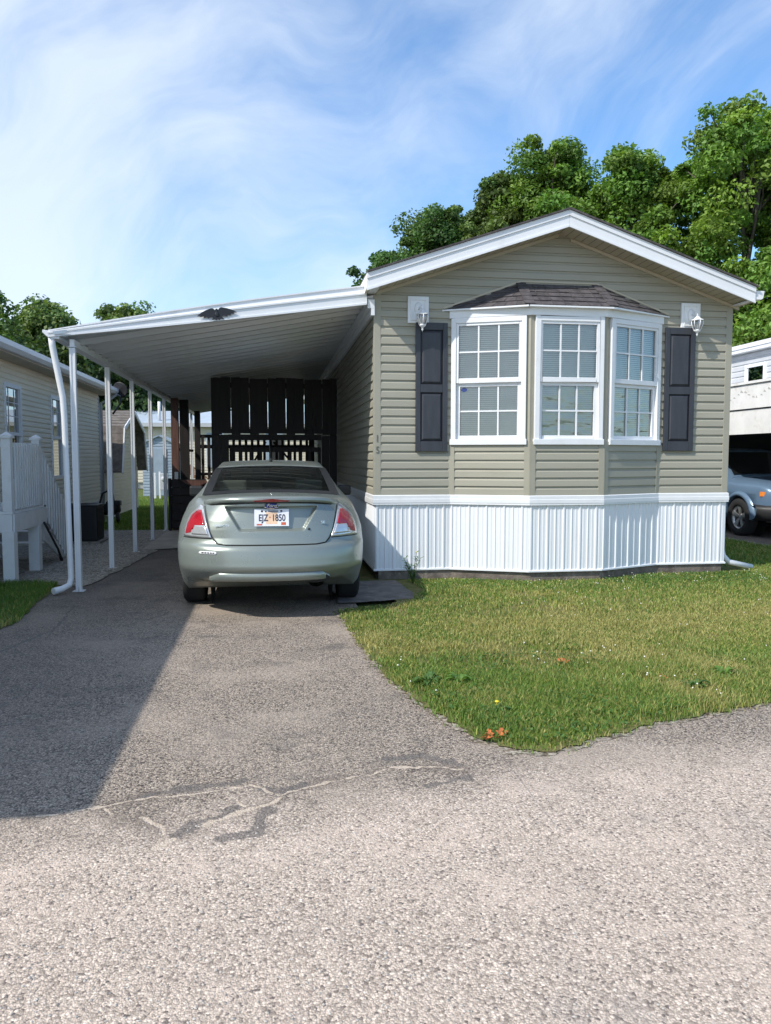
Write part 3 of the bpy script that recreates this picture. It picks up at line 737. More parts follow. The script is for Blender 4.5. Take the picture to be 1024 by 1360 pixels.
fy = cyf(fx1); ec = MB().poly([(fx1, fy - .046, bot(fx1)), (fx1, fy + .02, bot(fx1)), (fx1, fy + .03, top(fx1)), (fx1, fy - .02, top(fx1))]); P(cp, 'fascia_end', ec, M['white_metal'])
g = MB().prism([(-2.215, CY0 - .03, 2.73), (-2.215, CY0 - .03, 2.80), (-2.38, CY0 - .03, 2.825), (-2.385, CY0 - .03, 2.80), (-2.34, CY0 - .03, 2.755), (-2.28, CY0 - .03, 2.73)], (0, CY1 - CY0, 0)); P(cp, 'gutter', g, M['white_metal'], bevel=.004)
sk = MB().quad((-2.27, CY0 - .049, 2.772), (-2.13, CY0 - .049, 2.79), (-2.13, CY0 - .049, 2.825), (-2.27, CY0 - .049, 2.807)); P(cp, 'maker_sticker', sk, M['blue_shed'], recalc=False)
hb = MB().box(-2.13, -2.08, CY0 + .05, CY1, 2.665, 2.74); hb.box(-2.145, -2.065, CY0 + .05, CY1, 2.658, 2.6645); P(cp, 'edge_beam', hb, M['white_metal'])
lg = MB().box(1.125, 1.206, CY0 + .25, CY1, 3.20, 3.30).box(1.165, 1.2065, CY0 + .25, CY1, 3.12, 3.199); P(cp, 'ledger', lg, M['white_metal'])
for kk in range(8):
    y = 8.79 + 1.78 * kk; p = MB(); h = .030
    p.prism([(-2.105 - h, y - h, .01), (-2.105 - .012, y - h, .01), (-2.105 - .012, y - h + .008, .01), (-2.105 + .012, y - h + .008, .01), (-2.105 + .012, y - h, .01), (-2.105 + h, y - h, .01), (-2.105 + h, y + h, .01), (-2.105 - h, y + h, .01)], (0, 0, 2.64))
    po = P(cp, 'post', p, M['white_metal'])
    P(cp, 'foot_bracket', MB().box(-2.165, -2.045, y - .05, y + .05, .004, .012).box(-2.11, -2.10, y - .075, y - .0425, .012, .06), M['white_metal'], po)
d = MB(); pth = [(-2.30, 8.72, 2.76), (-2.295, 8.73, 2.66), (-2.235, 8.73, 2.30), (-2.205, 8.73, 2.12), (-2.195, 8.73, 1.9), (-2.175, 8.73, .16), (-2.185, 8.70, .09), (-2.24, 8.63, .06), (-2.31, 8.54, .05)]
d.tube(pth, [.034, .034, .033, .032, .031, .031, .032, .034, .036], 12); P(cp, 'downspout', d, M['white_metal'])

# iron eagle on the fascia
eg = thing('eagle_ornament', 'small black spread-winged eagle ornament on the white carport fascia', 'ornament', (-.575, cyf(-.575) - .049, 3.065))
eg.rotation_euler = (0, R(-8), R(4.5))
half = [(0, .0), (.012, .03), (.03, .05), (.05, .056), (.10, .042), (.15, .02), (.195, -.012), (.16, -.012), (.17, -.024), (.13, -.02), (.135, -.036), (.10, -.03), (.095, -.046), (.06, -.034), (.04, -.04), (.062, -.07), (.03, -.06), (.01, -.075), (0, -.06)]
lhalf = [(-x, z) for x, z in reversed(half[1:])]
pts = [(x * 1.12, -.001, z * 1.05) for x, z in half] + [(x * 1.12, -.001, z * 1.05) for x, z in lhalf[1:]]
MB().prism(pts, (0, -.006, 0)).build('eagle_silhouette', M['eagle'], eg)
b = MB().lathe([(0, .05), (.014, .045), (.016, .03), (.010, .015), (.024, 0), (.022, -.03), (0, -.05)], (0, -.016, 0), 'Z', 10); b.v = [(v[0], max(v[1] * .5 + .002, -.012), v[2]) for v in b.v]; b.build('eagle_body', M['eagle'], eg)

# ------------------------------------------------------------------ dark stained deck under the carport
dk = thing('wooden_deck', 'dark brown wooden deck with plank screen behind the sage green car', 'deck', (-.4, 13.8, 0))
f = MB()
for i in range(22): f.box(-1.0 if i < 8 else -2.0, 1.13, 13.92 + .145 * i * 2, 13.92 + .145 * i * 2 + .284, .72, .75)
P(dk, 'deck_floor', f, M['stain'])
sc = MB(); x = -1.0; i = 0
for gidx in range(7):
    wdt = .155
    for k in range(2):
        if x > 1.1: break
        y = 13.80 if k == 0 else 13.778
        sc.box(x - (.012 if k else 0), min(x + wdt, 1.17), y, y + .02, 1.90 if k else 1.88, 2.865 + .012 * math.sin(gidx * 2.1 + k)); x += wdt
    x += .009
sc.box(-1.0, 1.17, 13.821, 13.86, 2.70, 2.78)
sc.box(-1.0, 1.17, 13.821, 13.86, 1.90, 1.98)
P(dk, 'privacy_screen', sc, M['stain'])
for x0, x1, y0, z1 in ((-1.03, -.90, 13.80, 2.87), (1.06, 1.17, 13.81, 2.6)):
    P(dk, 'screen_post', MB().box(x0, x1, y0 + .07, y0 + .18, 0, z1), M['stain'])
for x0, x1 in ((-1.0, -.74), (.90, 1.17)):
    P(dk, 'side_plank', MB().box(x0, lerp(x0, x1, .49), 13.79, 13.82, .3, 1.86).box(lerp(x0, x1, .51), x1, 13.79, 13.82, .3, 1.86), M['stain'])
P(dk, 'header_board', MB().box(-.735, .895, 13.79, 13.815, 1.78, 1.879), M['stain'])
# front and rear railings seen below the screen
def railing(x0, x1, y, zb, zt, pitch, extra=0., hw=.026):
    m = MB(); m.box(x0, x1, y - .03, y + .03, zt - .09, zt); m.box(x0, x1, y - .02, y + .02, zb, zb + .07)
    P(dk, 'rail', m, M['stain']); n = int((x1 - x0) / pitch)
    for k in range(n + 1):
        xx = x0 + .02 + k * (x1 - x0 - .04) / n
        P(dk, 'baluster', MB().box(xx - hw, xx + hw, y - .0605, y - .0305, zb - .1, zt + extra), M['stain'])
railing(-.72, .88, 13.92, .85, 1.66, .17)
railing(-1.9, 1.10, 20.2, 1.02, 1.80, .155, .18, .036)
m = MB().box(-1.9, 1.1, 20.15, 20.25, 1.98, 2.06); P(dk, 'top_board', m, M['stain'])
m = MB().bar((-.62, 15.2, .9), (-.1, 15.2, 1.78), .09, .04).bar((.05, 15.4, 1.78), (.62, 15.4, 1.15), .09, .04); P(dk, 'stair_brace', m, M['stain'])
for x, y, rx, z1, mm in ((-1.90, 15.95, .07, 2.66, 'stain_red'), (-1.76, 16.35, .09, 2.66, 'stain'), (-1.85, 20.2, .07, 2.66, 'stain'), (1.05, 20.2, .07, 2.9, 'stain')):
    P(dk, 'roof_post', MB().box(x - rx, x + rx, y - .07, y + .07, 0, z1), M[mm])
m = MB()
for k in range(6): m.box(-2.02, -1.30, 15.82, 15.85, .06 + k * .165, .06 + k * .165 + .155)
m.box(-2.03, -1.99, 15.75, 15.90, 0, 1.06)
P(dk, 'stair_panel', m, M['stain'])
m = MB().prism([(-1.80, 15.80, 1.02), (-1.28, 15.80, 1.02), (-1.28, 15.80, .98), (-1.52, 15.80, .86)], (0, -.03, 0)); P(dk, 'handrail_cap', m, M['stain_red'])
P(dk, 'white_cap', MB().box(-1.90, -1.83, 15.72, 15.80, 1.05, 1.19), M['white'])
m = MB()
for k in range(14): m.box(-2.0, -1.97, 16.0 + k * .32, 16.28 + k * .32, .04, .72)
P(dk, 'deck_skirt', m, M['stain'])
m = MB().box(-2.02, -1.95, 16.4, 20.1, 1.62, 1.68)
P(dk, 'side_rail', m, M['stain'])

# ------------------------------------------------------------------ sedan
CX, CYR = .0, 6.86
car = thing('sedan_car', 'sage green four-door sedan parked on the driveway with its tail towards the lane', 'car', (CX, CYR, 0))
YR = [(.20, .20), (.27, .10), (.33, .065), (.40, .035), (.46, .008), (.49, .0), (.51, .003), (.60, .012), (.665, .030), (.70, .075), (.75, .095), (.85, .118), (.95, .145), (1.03, .165), (1.07, .175), (1.10, .20)]
WR = [(.20, .82), (.27, .85), (.40, .876), (.55, .888), (.66, .892), (.74, .886), (.82, .875), (.90, .838), (.97, .785), (1.03, .725), (1.07, .675), (1.10, .61)]
WM = [(.20, .80), (.27, .86), (.40, .89), (.60, .905), (.80, .905), (.90, .895), (1.0, .878), (1.06, .855), (1.10, .80)]
ZT = [(0, 1.10), (.85, 1.10), (1.5, 1.02), (2.4, .995), (3.6, .985), (4.1, .92), (4.6, .80), (4.84, .70)]
NS, DR, CL = 2.5, .74, 4.83
def zf(y): return lerp(.335, .20, smst(.35, .80, y))
def arches(o, ys, zr, rad):
    bm = bmesh.new(); bm.from_mesh(o.data); bmesh.ops.remove_doubles(bm, verts=bm.verts, dist=2e-4); bmesh.ops.dissolve_degenerate(bm, edges=bm.edges, dist=1e-4); bmesh.ops.triangulate(bm, faces=bm.faces); bmesh.ops.recalc_face_normals(bm, faces=bm.faces)
    bm.to_mesh(o.data); bm.free()
    for yw in ys:
        for sx in (-1, 1):
            cut = MB().tube([(sx * .55, yw, zr), (sx * 1.3, yw, zr)], rad, 40, smooth=False).build('wheel_arch_cutter', M['seam'], o.parent)
            md = o.modifiers.new('arch', 'BOOLEAN'); md.operation = 'DIFFERENCE'; md.object = cut; md.solver = 'EXACT'
            bpy.context.view_layer.update()
            me = bpy.data.meshes.new_from_object(o.evaluated_get(bpy.context.evaluated_depsgraph_get())); m0 = o.data.materials[0]
            o.modifiers.clear(); o.data = me; bpy.data.objects.remove(cut); me.materials.clear(); me.materials.append(m0)
            for p_ in me.polygons: p_.material_index = 0
def rear(x, z):
    if z < .46: z = .20 + (max(z, .335) - .335) / .125 * .26
    wv_ = interp(WR, z); a = min(.9999, abs(x) / wv_)
    return interp(YR, z) + DR * (1 - (1 - a ** NS) ** (1 / NS))
LV = [.20, .235, .27, .30, .34, .38, .42, .46, .49, .51, .55, .59, .63, .665, .685, .70, .73, .77, .81, .85, .89, .93, .97, 1.0, 1.03, 1.06, 1.08, 1.10]
def ring(zl):
    pts = []
    K = 22
    for i in range(K + 1):
        s = math.sin(i / K * math.pi / 2) ** (1.0)
        a = 1 - (1 - i / K) ** 1.6
        wv_ = interp(WR, zl); y = interp(YR, zl) + DR * (1 - (1 - min(1, a) ** NS) ** (1 / NS))
        pts.append((a, y))
    ys = [y for a, y in pts]; out = [(a, y) for a, y in pts]
    y0 = ys[-1]; yf = CL - .75
    for i in range(1, 19): out.append((1., lerp(y0, yf, i / 18)))
    fr = lerp(.10, 0, smst(.2, .5, zl)) + .25 * smst(.6, 1.1, zl)
    for i in range(1, 15):
        a = math.cos(i / 14 * math.pi / 2) ** .55 if i < 14 else 0.
        out.append((a, yf + (.75 - fr) * (1 - a ** 2.4) ** (1 / 2.4)))
    res = []
    for a, y in out:
        k = smst(.35, 1.5, y); wv_ = lerp(interp(WR, zl), interp(WM, zl), k) * lerp(1, .97, smst(3.6, 4.8, y))
        z = .20 + (zl - .20) * (interp(ZT, y) - .20) / .90
        if zl < .46: zt_ = .20 + .26 * (interp(ZT, y) - .20) / .90; z = lerp(zf(y), zt_, (zl - .20) / .26)
        res.append((a * wv_, y, z))
    return res
RG = [ring(z) for z in LV]
bd = MB()
full = []
for r in RG:
    full.append(r + [(-x, y, z) for x, y, z in reversed(r[1:-1])])
bd.grid(full, closed=True)
topr = RG[-1]
cap = []
for x, y, z in topr:
    cr = lambda t: z + .030 * (1 - t * t) * smst(.2, .5, y) * (1 - smst(4.5, 4.83, y))
    cap.append([(x * t, y + (0), cr(t)) for t in (1, .8, .6, .3, 0, -.3, -.6, -.8, -1)])
bd.grid(cap)
btm = RG[0]; bd.grid([[(x * t, y, z) for t in (1, 0, -1)] for x, y, z in btm], smooth=False)
body = bd.build('body', M['paint'], car)
# wheel arches cut from the body
arches(body, (1.16, 3.90), .325, .365)
for yw in (1.16, 3.90):
    for sx in (-1, 1): MB().tube([(sx * .60, yw, .325), (sx * .60 + .001 * sx, yw, .325)], .37, 28).build('wheel_well', M['trim_dark'], car)

# greenhouse
ZC = [(.80, 1.10), (.86, 1.122), (1.0, 1.178), (1.2, 1.252), (1.4, 1.318), (1.6, 1.372), (1.72, 1.395), (1.9, 1.418), (2.2, 1.438), (2.6, 1.444), (2.9, 1.434), (3.1, 1.405), (3.25, 1.36), (3.5, 1.255), (3.75, 1.14), (4.0, 1.02), (4.08, .985)]
XG = [(.80, .665), (.86, .655), (1.2, .618), (1.6, .575), (1.9, .555), (2.6, .56), (3.1, .57), (3.5, .625), (4.08, .70)]
def sect(y):
    zr, xg = interp(ZC, y), interp(XG, y)
    bz = min(interp(ZT, y) - .03, zr - .03); bx = .855 if .9 < y < 4 else .80
    bx = lerp(.70, .838, smst(.80, 1.35, y)) * lerp(1, .92, smst(3.5, 4.05, y))
    h = zr - bz
    up = [(0, zr), (xg * .5, zr - .006), (xg * .86, zr - .016), (xg, zr - .024)]
    e = (xg + .045, zr - .024 - min(.045, h * .25))
    side = [e] + [(lerp(e[0], bx, t ** 1.1), lerp(e[1], bz, t)) for t in (.2, .45, .7, .88, 1.)]
    return up + side
YS = [.80, .86, .93, 1.0, 1.1, 1.2, 1.3, 1.4, 1.5, 1.6, 1.66, 1.74, 1.9, 2.1, 2.3, 2.42, 2.48, 2.6, 2.8, 3.0, 3.1, 3.2, 3.35, 3.5, 3.75, 3.95, 4.08]
SEC = [sect(y) for y in YS]
gh = MB(); pan_r = MB(); pan_f = MB(); pan_s = {-1: [MB(), MB()], 1: [MB(), MB()]}
for i in range(len(YS) - 1):
    ya, yb = YS[i], YS[i + 1]
    for sx in (-1, 1):
        for j in range(len(SEC[0]) - 1):
            q = [(sx * SEC[i][j][0], ya, SEC[i][j][1]), (sx * SEC[i][j + 1][0], ya, SEC[i][j + 1][1]), (sx * SEC[i + 1][j + 1][0], yb, SEC[i + 1][j + 1][1]), (sx * SEC[i + 1][j][0], yb, SEC[i + 1][j][1])]
            if j < 3 and .85 < ya and yb < 1.67: pan_r.add(q, [(0, 1, 2, 3)], True)
            elif j < 3 and ya > 3.09 and yb < 4.0: pan_f.add(q, [(0, 1, 2, 3)], True)
            elif 4 <= j <= 6 and 1.38 < ya and yb < 2.43: pan_s[sx][0].add(q, [(0, 1, 2, 3)], True)
            elif 4 <= j <= 6 and 2.47 < ya and yb < 3.36: pan_s[sx][1].add(q, [(0, 1, 2, 3)], True)
            else: gh.add(q, [(0, 1, 2, 3)], True)
gho = gh.build('roof', M['paint'], car)
md = gho.modifiers.new('thick', 'SOLIDIFY'); md.thickness = .02; md.offset = -1
rw = pan_r.build('rear_window', M['carglass'], car)
pan_f.build('windshield', M['carglass'], car)
for sx in (-1, 1):
    for pz in pan_s[sx]: pz.build('side_window', M['carglass'], car)
# black border round the rear glass
bz = MB()
def rg(t, y, off=.004):
    xg = interp(XG, y); return (t * xg, y - off * .35, interp(ZC, y) - .024 * abs(t) ** 2 + off)
for a, b in ((.865, .93), (1.61, 1.655)): bz.grid([[rg(t / 10, a) for t in range(-10, 11)], [rg(t / 10, b) for t in range(-10, 11)]])
for s_ in (-1, 1):
    bz.grid([[rg(s_ * t, .87 + k * .0785) for t in (.90, .955, 1.0, 1.03)] for k in range(11)])
bz.build('window_border', M['trim_dark'], rw, recalc=False)
# cabin
cb = MB().box(-.75, .75, .62, 4.0, .80, .985); cb.build('cabin_floor', M['trim_dark'], car); MB().box(-.70, .70, .9, 1.34, .986, 1.065).build('parcel_shelf', M['seat'], car)
for x, y in ((-.36, 2.75), (.36, 2.75)):
    s = MB().box(x - .24, x + .24, y - .06, y + .06, .9, 1.18); fsz = s.build('front_seat', M['seat'], car, bevel=.03)
    MB().box(x - .13, x + .13, y - .05, y + .04, 1.22, 1.36).box(x - .06, x - .045, y, y + .02, 1.18, 1.22).box(x + .045, x + .06, y, y + .02, 1.18, 1.22).build('headrest', M['seat'], fsz, bevel=.02)
s = MB().box(-.66, .66, 1.36, 1.5, .9, 1.10); rs = s.build('rear_seat', M['seat'], car, bevel=.04)
for x in (-.40, .40):
    MB().box(x - .14, x + .14, 1.34, 1.44, 1.09, 1.235).build('headrest', M['seat'], rs, bevel=.03)
MB().box(-.10, .10, 3.08, 3.10, 1.27, 1.32).build('rearview_mirror', M['trim_dark'], car, bevel=.006)

# things laid on the curved tail: patches between two edge curves in (x, z)
def pl_at(pl, v):
    ds = [0.]
    for a, b in zip(pl, pl[1:]): ds.append(ds[-1] + math.hypot(b[0] - a[0], b[1] - a[1]))
    d = v * ds[-1]
    for i in range(len(pl) - 1):
        if d <= ds[i + 1] + 1e-9:
            t = (d - ds[i]) / max(1e-9, ds[i + 1] - ds[i]); return lerp(pl[i][0], pl[i + 1][0], t), lerp(pl[i][1], pl[i + 1][1], t)
    return pl[-1]
def patch(mb, lf, rt, nv, nu, off, rim=True, offf=None):
    Pn = []
    for i in range(nv + 1):
        a, b = pl_at(lf, i / nv), pl_at(rt, i / nv); row = []
        for j in range(nu + 1):
            x, z = lerp(a[0], b[0], j / nu), lerp(a[1], b[1], j / nu)
            o = off if offf is None else offf(x, z)
            row.append((x, rear(x, z) - o, z))
        Pn.append(row)
    mb.grid(Pn)
    if rim:
        edge = Pn[0] + [r[-1] for r in Pn[1:]] + Pn[-1][-2::-1] + [r[0] for r in Pn[-2:0:-1]]
        back = [(x, y + .03, z) for x, y, z in edge]; mb.grid([edge, back], smooth=False, closed=True)
    return mb
def mir(pl): return [(-x, z) for x, z in pl]
lidL = [(-.618, 1.062), (-.600, 1.0), (-.575, .90), (-.548, .80), (-.520, .745), (-.485, .705), (-.40, .695)]
patch(MB(), [(x - .010 * (1 if i < 5 else .5), z - (.010 if i > 3 else 0)) for i, (x, z) in enumerate(lidL)], mir([(x - .010 * (1 if i < 5 else .5), z - (.010 if i > 3 else 0)) for i, (x, z) in enumerate(lidL)]), 26, 40, .003, rim=False).build('lid_gap', M['seam'], car, recalc=False)
def drop_faces(o, test):
    bm = bmesh.new(); bm.from_mesh(o.data); bmesh.ops.delete(bm, geom=[f for f in bm.faces if test(f.calc_center_median())], context='FACES'); bm.to_mesh(o.data); bm.free()
lg_ = [o for o in car.children if o.name.startswith('lid_gap')][0]
inner = lambda c: abs(c.x) < .49 and .76 < c.z < 1.048 and c.y < .5
drop_faces(lg_, inner); drop_faces(body, inner)
def recess(x, z):
    zt, zb = 1.030, .805
    e = lerp(.285, .425, (z - zb) / (zt - zb))
    k = smst(0, .020, e - abs(x)) * smst(0, .012, zt - z) * smst(0, .026, z - zb)
    crown = .006 * smst(1.03, 1.06, z)
    return .013 - .058 * k + crown
lid = patch(MB(), lidL, mir(lidL), 70, 110, .013, offf=recess).build('trunk_lid', M['paint'], car)
# spoiler lip with dark underside
spo = MB(); rows = []
spz = [(-.045, 1.060), (-.055, 1.085), (-.03, 1.107), (.05, 1.115), (.12, 1.105), (.12, 1.07)]
for j in range(41):
    t = -1 + j / 20; x = t * .625; drop = .045 * abs(t) ** 6; yb = rear(x * .98, 1.06)
    rows.append([(x, yb + dy * (1 - .4 * abs(t) ** 8), z - drop + .012 * (1 - t * t)) for dy, z in spz])
spo.grid(rows, closed=True); spo.add(rows[0], [tuple(range(6))]); spo.add(rows[-1], [tuple(range(6))])
sp = spo.build('spoiler', M['paint'], car)
sd = MB(); rows = []
for j in range(41):
    t = -1 + j / 20; x = t * .61; drop = .045 * abs(t) ** 6; yb = rear(x * .98, 1.06)
    rows.append([(x, yb - .028, 1.046 - drop + .012 * (1 - t * t)), (x, yb - .040, 1.060 - drop + .012 * (1 - t * t))])
sd.grid(rows); sd.build('spoiler_gap', M['trim_dark'], sp, recalc=False)
b = MB()
b.grid([[(t * .165 * k, rear(.1, 1.07) - .060 + .012 * abs(t) ** 2, z + .012) for t in [i / 8 for i in range(-8, 9)]] for z, k in ((1.062, .88), (1.070, 1.0), (1.090, .92))])
b.build('high_brake_lamp', M['lensdark'], car, recalc=False)
# tail lamps
for s_ in (-1, 1):
    fl_ = (lambda pl: mir(pl)) if s_ > 0 else (lambda pl: pl)
    inn = [(-.632, 1.035), (-.612, .98), (-.590, .90), (-.568, .83), (-.545, .765), (-.540, .748)]
    out = [(-.655, 1.045), (-.720, 1.0), (-.768, .93), (-.795, .85), (-.806, .775), (-.808, .752)]
    base = patch(MB(), fl_(out), fl_(inn), 20, 14, .012).build('tail_lamp', M['lensclear'], car)
    inr = [(-.640, .990), (-.625, .94), (-.608, .885), (-.600, .868)]
    outr = [(-.672, .992), (-.735, .945), (-.775, .865), (-.790, .790)]
    patch(MB(), fl_(outr), fl_(inr), 14, 10, .017).build('red_lens', M['lensred'], base)
    patch(MB(), fl_([(-.695, .861), (-.780, .835), (-.792, .775)][1:]), fl_([(-.715, .862), (-.738, .79)]), 6, 5, .0175, rim=False).build('red_lens_foot', M['lensred'], base, recalc=False)
    patch(MB(), fl_([(-.700, .855), (-.728, .775)]), fl_([(-.598, .858), (-.566, .775)]), 6, 8, .018).build('reverse_lens', M['lensclear'], base)
# bumper: shut line under the lid, crease, valance strip, stickers
bmp = MB(); L1 = [(-.80, .742), (-.805, .735)]
patch(bmp, [(-.812, .746), (-.812, .738)], [(-.540, .746), (-.540, .738)], 2, 14, .003, rim=False); patch(bmp, [(.540, .746), (.540, .738)], [(.812, .746), (.812, .738)], 2, 14, .003, rim=False)
bmp.build('bumper_gap', M['seam'], car, recalc=False)
val = MB(); vp = [(-.565, .372), (-.53, .415), (-.46, .440), (.42, .445), (.485, .425), (.52, .385)]
rows = []
for j in range(61):
    x = lerp(-.56, .52, j / 60); e = smst(0, .10, x + .565) * smst(0, .08, .525 - x)
    zt = .392 + .058 * e; zb = .362; yb = rear(x, .42)
    rows.append([(x, yb + .02, zt + .012), (x, yb - .006 * e, zt + .004), (x, yb - .030 * e + .01 * (1 - e), zt - .018), (x, yb - .026 * e + .01 * (1 - e), zb + .012), (x, yb + .008, zb), (x, yb + .06, zb - .01)])
val.grid(rows); val.build('valance_strip', M['paint'], car, recalc=False)
ex = MB().tube([(.40, rear(.4, .36) - .02, .335), (.40, rear(.4, .36) + .4, .335)], .045, 20, cap=False); ex.v = [((v[0] - .40) * 1.6 + .40, v[1], v[2]) for v in ex.v]
exo = ex.build('exhaust', M['chrome'], car, recalc=False)
ec2 = MB().lathe([(0, 0), (.05, 0), (.056, .004)], (.40, 0, .378), 'Y', 20); ec2.v = [((v[0] - .40) * 2.2 + .40, rear(v[0], .385) - .030 + v[1], lerp(.378, v[2], .75)) for v in ec2.v]
ec2.build('exhaust_cutout', M['seam'], car, recalc=False)
st = MB(); patch(st, [(-.640, .634), (-.655, .622), (-.640, .610)], [(-.500, .634), (-.485, .622), (-.500, .610)], 4, 12, .004); sto = st.build('bumper_sticker', M['white'], car)
st = MB()
for a, b2_ in ((-.628, -.606), (-.600, -.580), (-.574, -.556), (-.550, -.532), (-.526, -.510)): patch(st, [(a, .6275), (a, .6165)], [(b2_, .6275), (b2_, .6165)], 1, 2, .006, rim=False)
st.build('sticker_print', M['trim_dark'], sto, recalc=False)
st = MB(); patch(st, [(.332, .835), (.322, .825), (.332, .815)], [(.340, .835), (.350, .825), (.340, .815)], 4, 4, .020); st.build('lock_knob', M['trim_dark'], car)
ant = MB().tube([(0, 2.02, 1.43), (-.004, 2.0, 1.462)], [.018, .012], 8).tube([(-.004, 2.0, 1.46), (-.02, 1.86, 1.66)], [.004, .0025], 6); ant.build('antenna', M['trim_dark'], car)
MB().tube([(0, rear(0, 1.09) + .05, 1.128), (0, rear(0, 1.09) + .05, 1.142)], .006, 8).build('washer_nozzle', M['chrome'], car)
# badges and number plate
yb = rear(0, 1.045) - .020
ov = MB().lathe([(0, -.006), (.92, -.005), (1, 0)], (0, 0, 0), 'Y', 32); ov.v = [(v[0] * .066, yb + v[1], v[2] * .026 + 1.037) for v in ov.v]; ovo = ov.build('oval_badge', M['badge_blue'], car)
rm = MB(); 
rm.grid([[(math.cos(a) * .068, yb - .002, math.sin(a) * .028 + 1.037), (math.cos(a) * .062, yb - .0065, math.sin(a) * .0235 + 1.037)] for a in [k * math.pi / 16 for k in range(33)]]); rm.build('badge_rim', M['chrome'], ovo, recalc=False)
text_mesh('badge_script', 'Ford', .045, (0, yb - .0075, 1.037), M['chrome'], ovo, shear=.35, sx=1.05)
def on_tail(x, z, off): return (x, rear(x, z) - off, z)
text_mesh('lid_lettering', 'FUSION', .030, on_tail(-.445, .862, .022), M['chrome'], car, rot=(R(84), 0, R(-9)), sx=1.35)
text_mesh('lid_lettering', 'SE', .034, on_tail(.465, .880, .024), M['chrome'], car, rot=(R(84), 0, R(9)), sx=1.2)
tilt = R(80); prx = .0; pz_ = .928; py_ = rear(0, pz_) + .012
pe = MB().box(-.155, .155, -.078, .078, 0, .004)
po_ = pe.build('number_plate', M['plate'], car, bevel=.0015); po_.location = (prx, py_ + .012, pz_); po_.rotation_euler = (tilt, 0, R(-1))
for body_, sz, x, y, mt, sx in (('EJZ', .086, -.075, -.004, 'plate_blue', .72), ('1850', .086, .062, -.004, 'plate_blue', .72), ('\u00b7', .086, -.016, .0, 'plate_red', .9)):
    o = text_mesh('plate_characters', body_, sz, (x, y, .0052), M[mt], po_, rot=(0, 0, 0), ext=.0006, sx=sx, bold=.0015)
def flat(name, rects, mt, z):
    q = MB()
    for a, b_, c, d in rects: q.quad((a, c, z), (b_, c, z), (b_, d, z), (a, d, z))
    q.build(name, M[mt], po_, recalc=False)
flat('plate_sticker', [(.085, .128, -.068, -.042)], 'plate_red', .0048); flat('plate_sticker', [(-.135, -.085, -.070, -.056)], 'plate_red', .0048)
flat('plate_field', [(-.05, .05, -.060, .050)], 'plate_peach', .0044)
flat('plate_title', [(-.060, -.045, .050, .062), (-.035, .060, .054, .064)], 'plate_blue', .0049)
flat('plate_bolt', [(-.096, -.078, .050, .066)], 'trim_dark', .0051); flat('plate_bolt', [(.078, .096, .052, .068)], 'trim_dark', .0051)
# mirrors, handles, door gaps
for s_ in (-1, 1):
    mm = MB().box(s_ * .86 - (.0 if s_ > 0 else .17), s_ * .86 + (.17 if s_ > 0 else 0), 3.14, 3.24, .985, 1.115); mo = mm.build('wing_mirror', M['trim_dark'], car, bevel=.025)
    MB().bar((s_ * .78, 3.2, 1.0), (s_ * .88, 3.19, 1.03), .05, .04).build('mirror_arm', M['trim_dark'], mo)
    for yy in (1.92, 2.95):
        MB().box(min(s_ * .905, s_ * .925), max(s_ * .905, s_ * .925), yy, yy + .2, .80, .83).build('door_handle', M['paint'], car, bevel=.006)
    for yy in (1.62, 2.50, 3.62):
        g_ = MB(); zz = [.36 + k * .06 for k in range(10)]
        g_.grid([[(s_ * (interp(WM, .20 + (z - .20) * .9 / (interp(ZT, yy) - .20)) * lerp(1, .97, smst(3.6, 4.8, yy)) + .0012), yy + d_, z) for d_ in (0, .006)] for z in zz]); g_.build('door_gap', M['seam'], car, recalc=False)

def wheel(root, x, y, rt, rw, side, spokes=5, wd=.215, rimmat='rim'):
    """rim with spokes as the part, tyre as its sub-part; outer face towards side"""
    r = MB(); h = wd / 2; s = side
    prof = [(rw, -h * .8), (rw, h * .72), (rw + .012, h * .78), (rw - .02, h * .70), (rw - .035, h * .2), (rw - .035, -h * .6)]
    r.lathe([(a, b * s) for a, b in prof], (x, y, rt), 'X', 36)
    r.lathe([(0, h * .50 * s), (.055, h * .50 * s), (.07, h * .38 * s), (.07, 0)], (x, y, rt), 'X', 20)
    for k in range(spokes):
        a = k * 2 * math.pi / spokes + math.pi / 2
        for da in (-.13, .13):
            d0 = Vector((0, math.cos(a), math.sin(a))); d1 = Vector((0, math.cos(a + da), math.sin(a + da)))
            c = Vector((x, y, rt))
            r.bar(c + d0 * .05 + Vector((s * h * .42, 0, 0)), c + d1 * (rw - .01) + Vector((s * h * .55, 0, 0)), .045, .03, up=(1, 0, 0))
    ro = r.build('wheel', M[rimmat], root, recalc=True)
    t = MB().lathe([(rw - .005, -h * s), (rw + .03, -h * 1.04 * s), (rt - .03, -h * 1.0 * s), (rt - .006, -h * .8 * s), (rt, -h * .5 * s), (rt, h * .5 * s), (rt - .006, h * .8 * s), (rt - .03, h * 1.0 * s), (rw + .03, h * 1.04 * s), (rw - .005, h * .9 * s), (rw - .005, -h * s)], (x, y, rt), 'X', 40)
    t.build('tyre', M['tyre'], ro)
    d = MB().lathe([(0, -h * .2 * s), (rw - .04, -h * .2 * s)], (x, y, rt), 'X', 24); d.build('brake_disc', M['black'], ro)
    return ro
for sx in (-1, 1):
    for yy in (1.16, 3.90): wheel(car, sx * .775, yy, .325, .205, sx)
MB().box(-.62, .62, 1.5, 4.4, .22, .28).build('underbody', M['trim_dark'], car)

